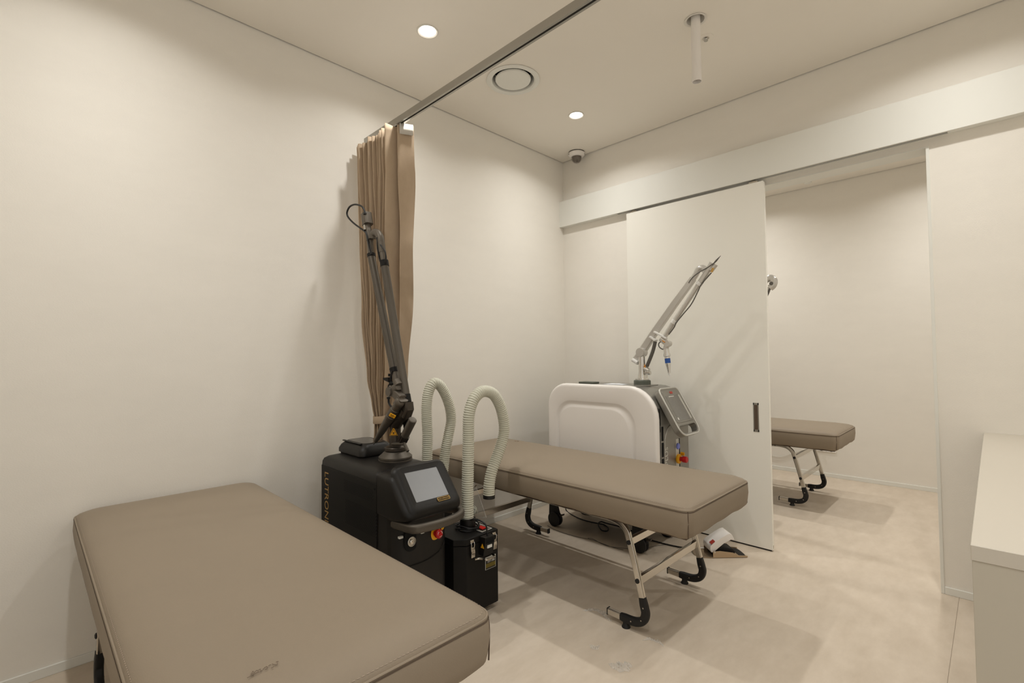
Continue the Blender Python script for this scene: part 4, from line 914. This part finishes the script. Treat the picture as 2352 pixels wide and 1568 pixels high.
# things lying on its top
t = thing('flat_lid', 'small grey flat lid lying on top of the white laser machine', 'lid', (-.50, -.62, 1.101))
bm = B(); box(bm, -.55, -.46, -.70, -.57, 1.1015, 1.116, .003, 2); obj('lid', bm, 'green_grey', t)
t = thing('paper_slip', 'crumpled white paper slip on top of the white laser machine', 'paper', (-.48, -.85, 1.101))
bm = B(); nn = 8
V = [[bm.verts.new((-.53+.10*i/nn+.01*math.sin(j), -.94+.17*j/nn, 1.1025+.008*abs(math.sin(i*1.7+j*.9))*math.sin(PI*i/nn)*math.sin(PI*j/nn)+.0004)) for j in range(nn+1)] for i in range(nn+1)]
for i in range(nn):
    for j in range(nn): bm.faces.new((V[i][j], V[i+1][j], V[i+1][j+1], V[i][j+1]))
p_ = obj('sheet', bm, 'paper', t); p_.modifiers.new('thickness', 'SOLIDIFY').thickness = .0006
# the second machine, next room, hidden but for its arm elbow
DX, DY = 1.0, -.03
WN = thing('white_laser_machine', 'white laser machine in the next room, its round arm elbow showing beyond the door', 'medical machine', (-.45+DX, -.85+DY, 0))
white_body(WN, DX, DY)
arm_foot(WN, ABX+DX, ABY+DY)
bm = B(); tube(bm, [(ABX+DX, ABY+DY, 1.33), (ABX+DX, ABY+DY-.02, 1.38)]+[(0.55,-1.3875,1.6641),(0.55,-1.4907,1.7793),(0.55,-1.5775,1.8816),(0.55,-1.6002,1.9031)], .022, 16, 4); obj('main_beam', bm, 'arm_white', WN)
bm = B(); tube(bm, [(0.55,-1.597,1.9001),(0.55,-1.6194,1.9111),(0.55,-1.641,1.8983),(0.55,-1.6467,1.8737),(0.55,-1.6367,1.8475),(0.55,-1.6175,1.8325)], .026, 18, 5); obj('elbow', bm, 'arm_white', WN)
bm = B(); tube(bm, [(0.55,-1.6239,1.8352),(0.55,-1.5983,1.8208),(0.55,-1.5722,1.7924),(0.55,-1.4548,1.6593)], .015, 14, 4); obj('fore_tube', bm, 'arm_white', WN)
bm = B(); tube(bm, [(0.535,-1.6322,1.8636),(0.535,-1.6221,1.834),(0.535,-1.6053,1.7879),(0.535,-1.5822,1.7489),(0.535,-1.5494,1.7104)], .008, 10, 5); obj('arm_cable', bm, 'cable_grey', WN)
bm = B(); lathe(bm, [(.014, -.01), (.014, .01)], [(0.53,-1.6337,1.8629)][0], (1, 0, 0), 16); obj('cable_clip', bm, 'cable_grey', WN)

# ------------------------------------------------------------------ foot pedal
po = Vector((-.305, -1.525, 0)); pu = Vector((.72, -.694, 0)).normalized(); pv = Vector((.694, .72, 0)).normalized()
t = thing('foot_pedal', 'beige foot pedal with a raised hood on the floor beside the sliding door', 'foot pedal', po)
pm = basis(po, pu, pv)
def loc_poly(bm, pts, axis, a, b, bev=0): prism(bm, pts, axis, a, b, bev, 2, mtx=pm)
bm = B(); loc_poly(bm, [(-.10, -.072), (.15, -.072), (.15, .072), (-.10, .072), (-.155, .060), (-.175, .02), (-.175, -.02), (-.155, -.060)], 'z', .002, .006, .001); bp_ = obj('base_plate', bm, 'pedal_beige', t)
bm = B(); loc_poly(bm, [(-.168, -.050), (-.10, -.070), (.149, -.070), (.149, .070), (-.10, .070), (-.168, .050)], 'z', 0, .003); obj('rubber_mat', bm, 'black_rubber', t)
for s in (-1, 1):
    bm = B(); loc_poly(bm, [(-.075, .005), (.15, .005), (.15, .012), (.09, .016), (.055, .034), (-.03, .046), (-.075, .042)], 'y', s*.072-.0015, s*.072+.0015); obj('side_cheek', bm, 'pedal_beige', t)
bm = B(); loc_poly(bm, [(.105, -.066), (.140, -.066), (.148, -.03), (.148, .03), (.140, .066), (.105, .066)], 'z', .0055, .0085, .001); obj('grip_pad', bm, 'black_rubber', t)
bm = B(); loc_poly(bm, [(-.065, .008), (.078, .008), (.085, .028), (.070, .046), (.03, .056), (-.02, .062), (-.055, .050)], 'y', -.045, .045, .005); obj('treadle', bm, 'black_rubber', t)
bm = B()
for i in range(10):
    for s in (-1, 1): box(bm, -.015+i*.0085, -.011+i*.0085, -.042, .042, .0565-i*.0011, .0590-i*.0011, mtx=pm)
obj('treadle_rib', bm, 'black_plastic', t)
# raised hood: side profile in (u, z), hinged at the back
outl = [(-.080, .030), (-.090, .052), (-.088, .074), (-.070, .092), (.000, .134), (.035, .152), (.055, .156), (.068, .148), (.084, .118), (.084, .112), (.062, .114), (.01, .090), (-.03, .060), (-.064, .034)]
bm = B(); loc_poly(bm, [(u*.92-.004, z*.97) for u, z in outl], 'y', -.058, .058, .008); hood = obj('hood', bm, 'machine_white', t, label='off-white hood tilted up on its hinge')
bm = B(); hq = basis(po+pu*-.0735+pv*-.045+Vector((0, 0, .0905)), pv, (pu*.82+Vector((0, 0, .57))))
box(bm, -.014, .014, -.008, .022, -.004, .0015, mtx=hq); obj('red_badge', bm, 'red_logo', hood)
for s in (-1, 1): quick('hinge_pin', 'chrome', t, cyl, po+pu*-.066+pv*s*.066+Vector((0, 0, .040)), po+pu*-.066+pv*s*.077+Vector((0, 0, .040)), .007, 14)
quick('slot', 'void_black', t, lambda bm: loc_poly(bm, rrect(.03, .012, .005, 3, -.145, 0), 'z', .0058, .0066))
bm = B(); cyl(bm, po+pu*-.10+Vector((0, .03, .028)), po+pu*-.075+Vector((0, .03, .028)), .007, 12); obj('cable_gland', bm, 'steel', t)
bm = B(); e_ = po+pu*-.10+Vector((0, .03, .028)); tube(bm, [e_, e_-pu*.04+Vector((0, .005, .0)), (-.385, -1.36, .020), (-.40, -1.30, .008), (-.42, -1.15, .007), (-.40, -1.0, .007), (-.38, -.93, .06)], .0048, 8, 6); obj('pedal_cable', bm, 'cable_black', t)

# ------------------------------------------------------------------ loose cables on the floor
def lay(pts, r): return [(p[0], p[1], r) for p in pts]
bm = B(); P = [(-0.3001,-0.2297,0),(-0.3824,-0.3855,0),(-0.406,-0.5118,0),(-0.394,-0.6115,0),(-0.3835,-0.665,0),(-0.4219,-0.7343,0),(-0.4822,-0.763,0),(-0.4939,-0.7245,0),(-0.435,-0.6522,0),(-0.369,-0.6308,0),(-0.3686,-0.6948,0),(-0.362,-0.7842,0),(-0.3534,-0.8732,0),(-0.3392,-0.9272,0)]
P = [(x, y, .006+(.010 if 8 <= i <= 11 else 0)) for i, (x, y, z) in enumerate(P)]
P = [(P[0][0]-.0, P[0][1], .10)]+P
tube(bm, P, .0045, 8, 6); tag(obj('power_cable', bm, 'cable_black'), 'black cable with a small loop lying under the white laser machine', 'cable')
bm = B(); tube(bm, lay([(-0.6868,-0.3575,0),(-0.7196,-0.4592,0),(-0.7263,-0.5691,0),(-0.7152,-0.6805,0),(-0.6911,-0.778,0),(-0.6981,-0.8751,0),(-0.7047,-0.9682,0),(-0.6919,-1.0354,0)], .0018), .0017, 6, 5); tag(obj('thin_wire', bm, 'cable_grey'), 'thin brown wire on the floor below the middle bed, near its rear castor', 'wire')
bm = B(); tube(bm, lay([(-0.6856,-0.736,0),(-0.6734,-0.7729,0),(-0.7019,-0.8596,0),(-0.7059,-0.934,0),(-0.6704,-1.0152,0),(-0.6088,-1.1123,0),(-0.5009,-1.1501,0),(-0.4112,-1.2001,0)], .0018), .0016, 6, 5); tag(obj('thin_wire', bm, 'cable_grey'), 'thin brown wire on the floor running past the front castor to the pedal', 'wire')

# ------------------------------------------------------------------ clear bag hung under the middle bed
t = thing('clear_bag', 'clear plastic bag of coiled tubing hung under the middle bed', 'bag', (-1.5, -.62, .36))
C_ = [(-1.602,-0.5437,0.5101),(-1.602,-0.5765,0.5161),(-1.602,-0.6661,0.3542),(-1.602,-0.5906,0.3266),(-1.602,-0.4829,0.3073),(-1.602,-0.3609,0.3127),(-1.602,-0.3972,0.3922),(-1.602,-0.476,0.4543)]
bm = B(); nu, nv = 14, 14
top_a, top_b, bot_b, bot_a = (Vector(C_[0]), Vector(C_[1]), Vector(C_[2]), Vector(C_[5]))
for sgn in (-1, 1):
    V = []
    for i in range(nu+1):
        r = []
        for j in range(nv+1):
            u, v = i/nu, j/nv; a = top_a.lerp(top_b, u); b = bot_a.lerp(bot_b, u); p = a.lerp(b, v)
            p.x += sgn*(.022*math.sin(PI*u)*math.sin(PI*min(1, v*.9+.05))+.004*math.sin(u*17+v*9)*math.sin(PI*u)*math.sin(PI*v)); p.z -= .03*math.sin(PI*u)*v*.5
            r.append(bm.verts.new(p))
        V.append(r)
    for i in range(nu):
        for j in range(nv): bm.faces.new((V[i][j], V[i+1][j], V[i+1][j+1], V[i][j+1]))
obj('bag', bm, 'bag_film', t, smooth=70)
bm = B(); tube(bm, [top_b, top_b.lerp(bot_b, .5), bot_b], .002, 6); tube(bm, [bot_a, bot_a.lerp(bot_b, .5)+Vector((0, 0, -.014)), bot_b], .0015, 6); obj('bag_zip', bm, 'film', t)
bm = B(); rnd = random.Random(5); cc = bot_a.lerp(bot_b, .55)+Vector((0, 0, .035))
pts = []
for i in range(46):
    a = i*.62; rr_ = .030+.010*math.sin(i*1.3); pts.append(cc+Vector((.010*math.sin(i*.9), rr_*1.25*math.cos(a), rr_*.75*math.sin(a))))
tube(bm, pts, .0035, 6, 3); obj('coiled_tubing', bm, 'hose_ivory', t)
bm = B(); tube(bm, [top_a.lerp(top_b, .5), top_a+Vector((.012, 0, .004)), Vector((-1.588, top_a.y, .540))], .0015, 6); obj('hanging_loop', bm, 'film', t)

# ------------------------------------------------------------------ counter
t = thing('counter', 'white cabinet counter at the right edge, standing against the right wall', 'cabinet', (-1.04, -3.1, 0))
CXN, CZ = -2.078, .893
bm = B(); box(bm, CXN, -.0015, Y0+.0015, -2.797, CZ-.034, CZ, .0012, 1); obj('worktop', bm, 'counter_top', t)
bm = B(); box(bm, CXN+.003, CXN+.021, Y0+.003, -2.7985, .0, CZ-.0345, .0008, 1); obj('end_panel', bm, 'counter_side', t)
bm = B(); box(bm, CXN+.021, -.01, Y0+.003, -2.83, .06, CZ-.0345); obj('carcass', bm, 'counter_side', t)
for i in range(4):
    w_ = (-.0105-(CXN+.022))/4; a = CXN+.022+i*w_
    bm = B(); box(bm, a+.0015, a+w_-.0015, -2.8295, -2.8015, .065, CZ-.040, .001, 1); obj('cabinet_door', bm, 'counter_side', t)
bm = B(); box(bm, CXN+.03, -.01, Y0+.01, -2.86, 0, .06); obj('plinth', bm, 'counter_side', t)

# ------------------------------------------------------------------ sockets and wire on the far wall
for k, (a, b_, l) in enumerate((((1876.6, 1040), (1898, 1044), 'white wall socket plate with a plug, left of the pair below the next room bed'), ((1899, 1040), (1921, 1044), 'white wall socket plate, right of the pair below the next room bed'))):
    y0 = (-1.462, -1.552)[k]; 
    t = thing('wall_socket', l, 'socket', (NX, y0-.043, .255), 'socket plates on the far wall')
    bm = B(); box(bm, NX-.010, NX, y0-.087, y0, .262, .345, .003, 2); obj('plate', bm, 'machine_white', t)
    if k == 0:
        bm = B(); lathe(bm, [(.014, 0), (.014, .02), (.010, .026), (.0, .026)], (NX-.010, y0-.043, .305), (-1, 0, 0)); obj('plug', bm, 'machine_white', t)
    bm = B(); box(bm, NX-.0108, NX-.0095, y0-.054, y0-.034, .270, .274); obj('mark', bm, 'cable_grey', t)
bm = B(); tube(bm, [(NX-.012, -.95, .155), (NX-.012, -1.10, .150), (NX-.010, -1.2, .19), (NX-.010, -1.33, .255), (NX-.010, -1.40, .285)], .004, 8, 6); tag(obj('white_cable', bm, 'cable_white'), 'white cable stapled along the far wall below the next room bed', 'cable')

# ------------------------------------------------------------------ scraps of clear film on the floor
def scrap(label, pts, wid, seed):
    rnd = random.Random(seed); P = spline([(x, y, 0) for x, y, z in pts], 6); bm = B(); rows = []
    for i, p in enumerate(P):
        d = (P[min(i+1, len(P)-1)]-P[max(i-1, 0)]).normalized(); s = Vector((-d.y, d.x, 0)); k = math.sin(PI*(i+.6)/(len(P)+.2))
        rows.append([bm.verts.new(p+s*(wid*k*(j/4-.5)*rnd.uniform(.6, 1.2))+Vector((0, 0, .0012+abs(rnd.gauss(0, .006))*k*(1 if 0 < j < 4 else .2)))) for j in range(5)])
    for a, b in zip(rows, rows[1:]):
        for j in range(4): bm.faces.new((a[j], a[j+1], b[j+1], b[j]))
    tag(obj('film_scrap', bm, 'film', smooth=20), label, 'plastic scrap', 'scraps of clear film on the floor')
scrap('clear film scrap touching the near foot of the middle bed', [(-1.5128,-1.3013,0),(-1.4926,-1.3224,0),(-1.4611,-1.349,0),(-1.4595,-1.3934,0),(-1.4841,-1.4388,0),(-1.4975,-1.4705,0)], .035, 1)
scrap('small curled film scrap lying alone between the two beds', [(-1.7285,-1.501,0),(-1.7351,-1.5274,0),(-1.7323,-1.5443,0),(-1.701,-1.5391,0)], .025, 2)
scrap('thin film sliver by the shadow edge below the middle bed', [(-1.5339,-1.6592,0),(-1.5038,-1.6756,0),(-1.4953,-1.7041,0),(-1.4959,-1.7326,0),(-1.5107,-1.7552,0)], .02, 3)
scrap('largest crumpled film scrap, nearest the camera', [(-1.7828,-1.6423,0),(-1.7796,-1.6706,0),(-1.7728,-1.6941,0),(-1.7388,-1.7046,0),(-1.7335,-1.7265,0)], .07, 4)
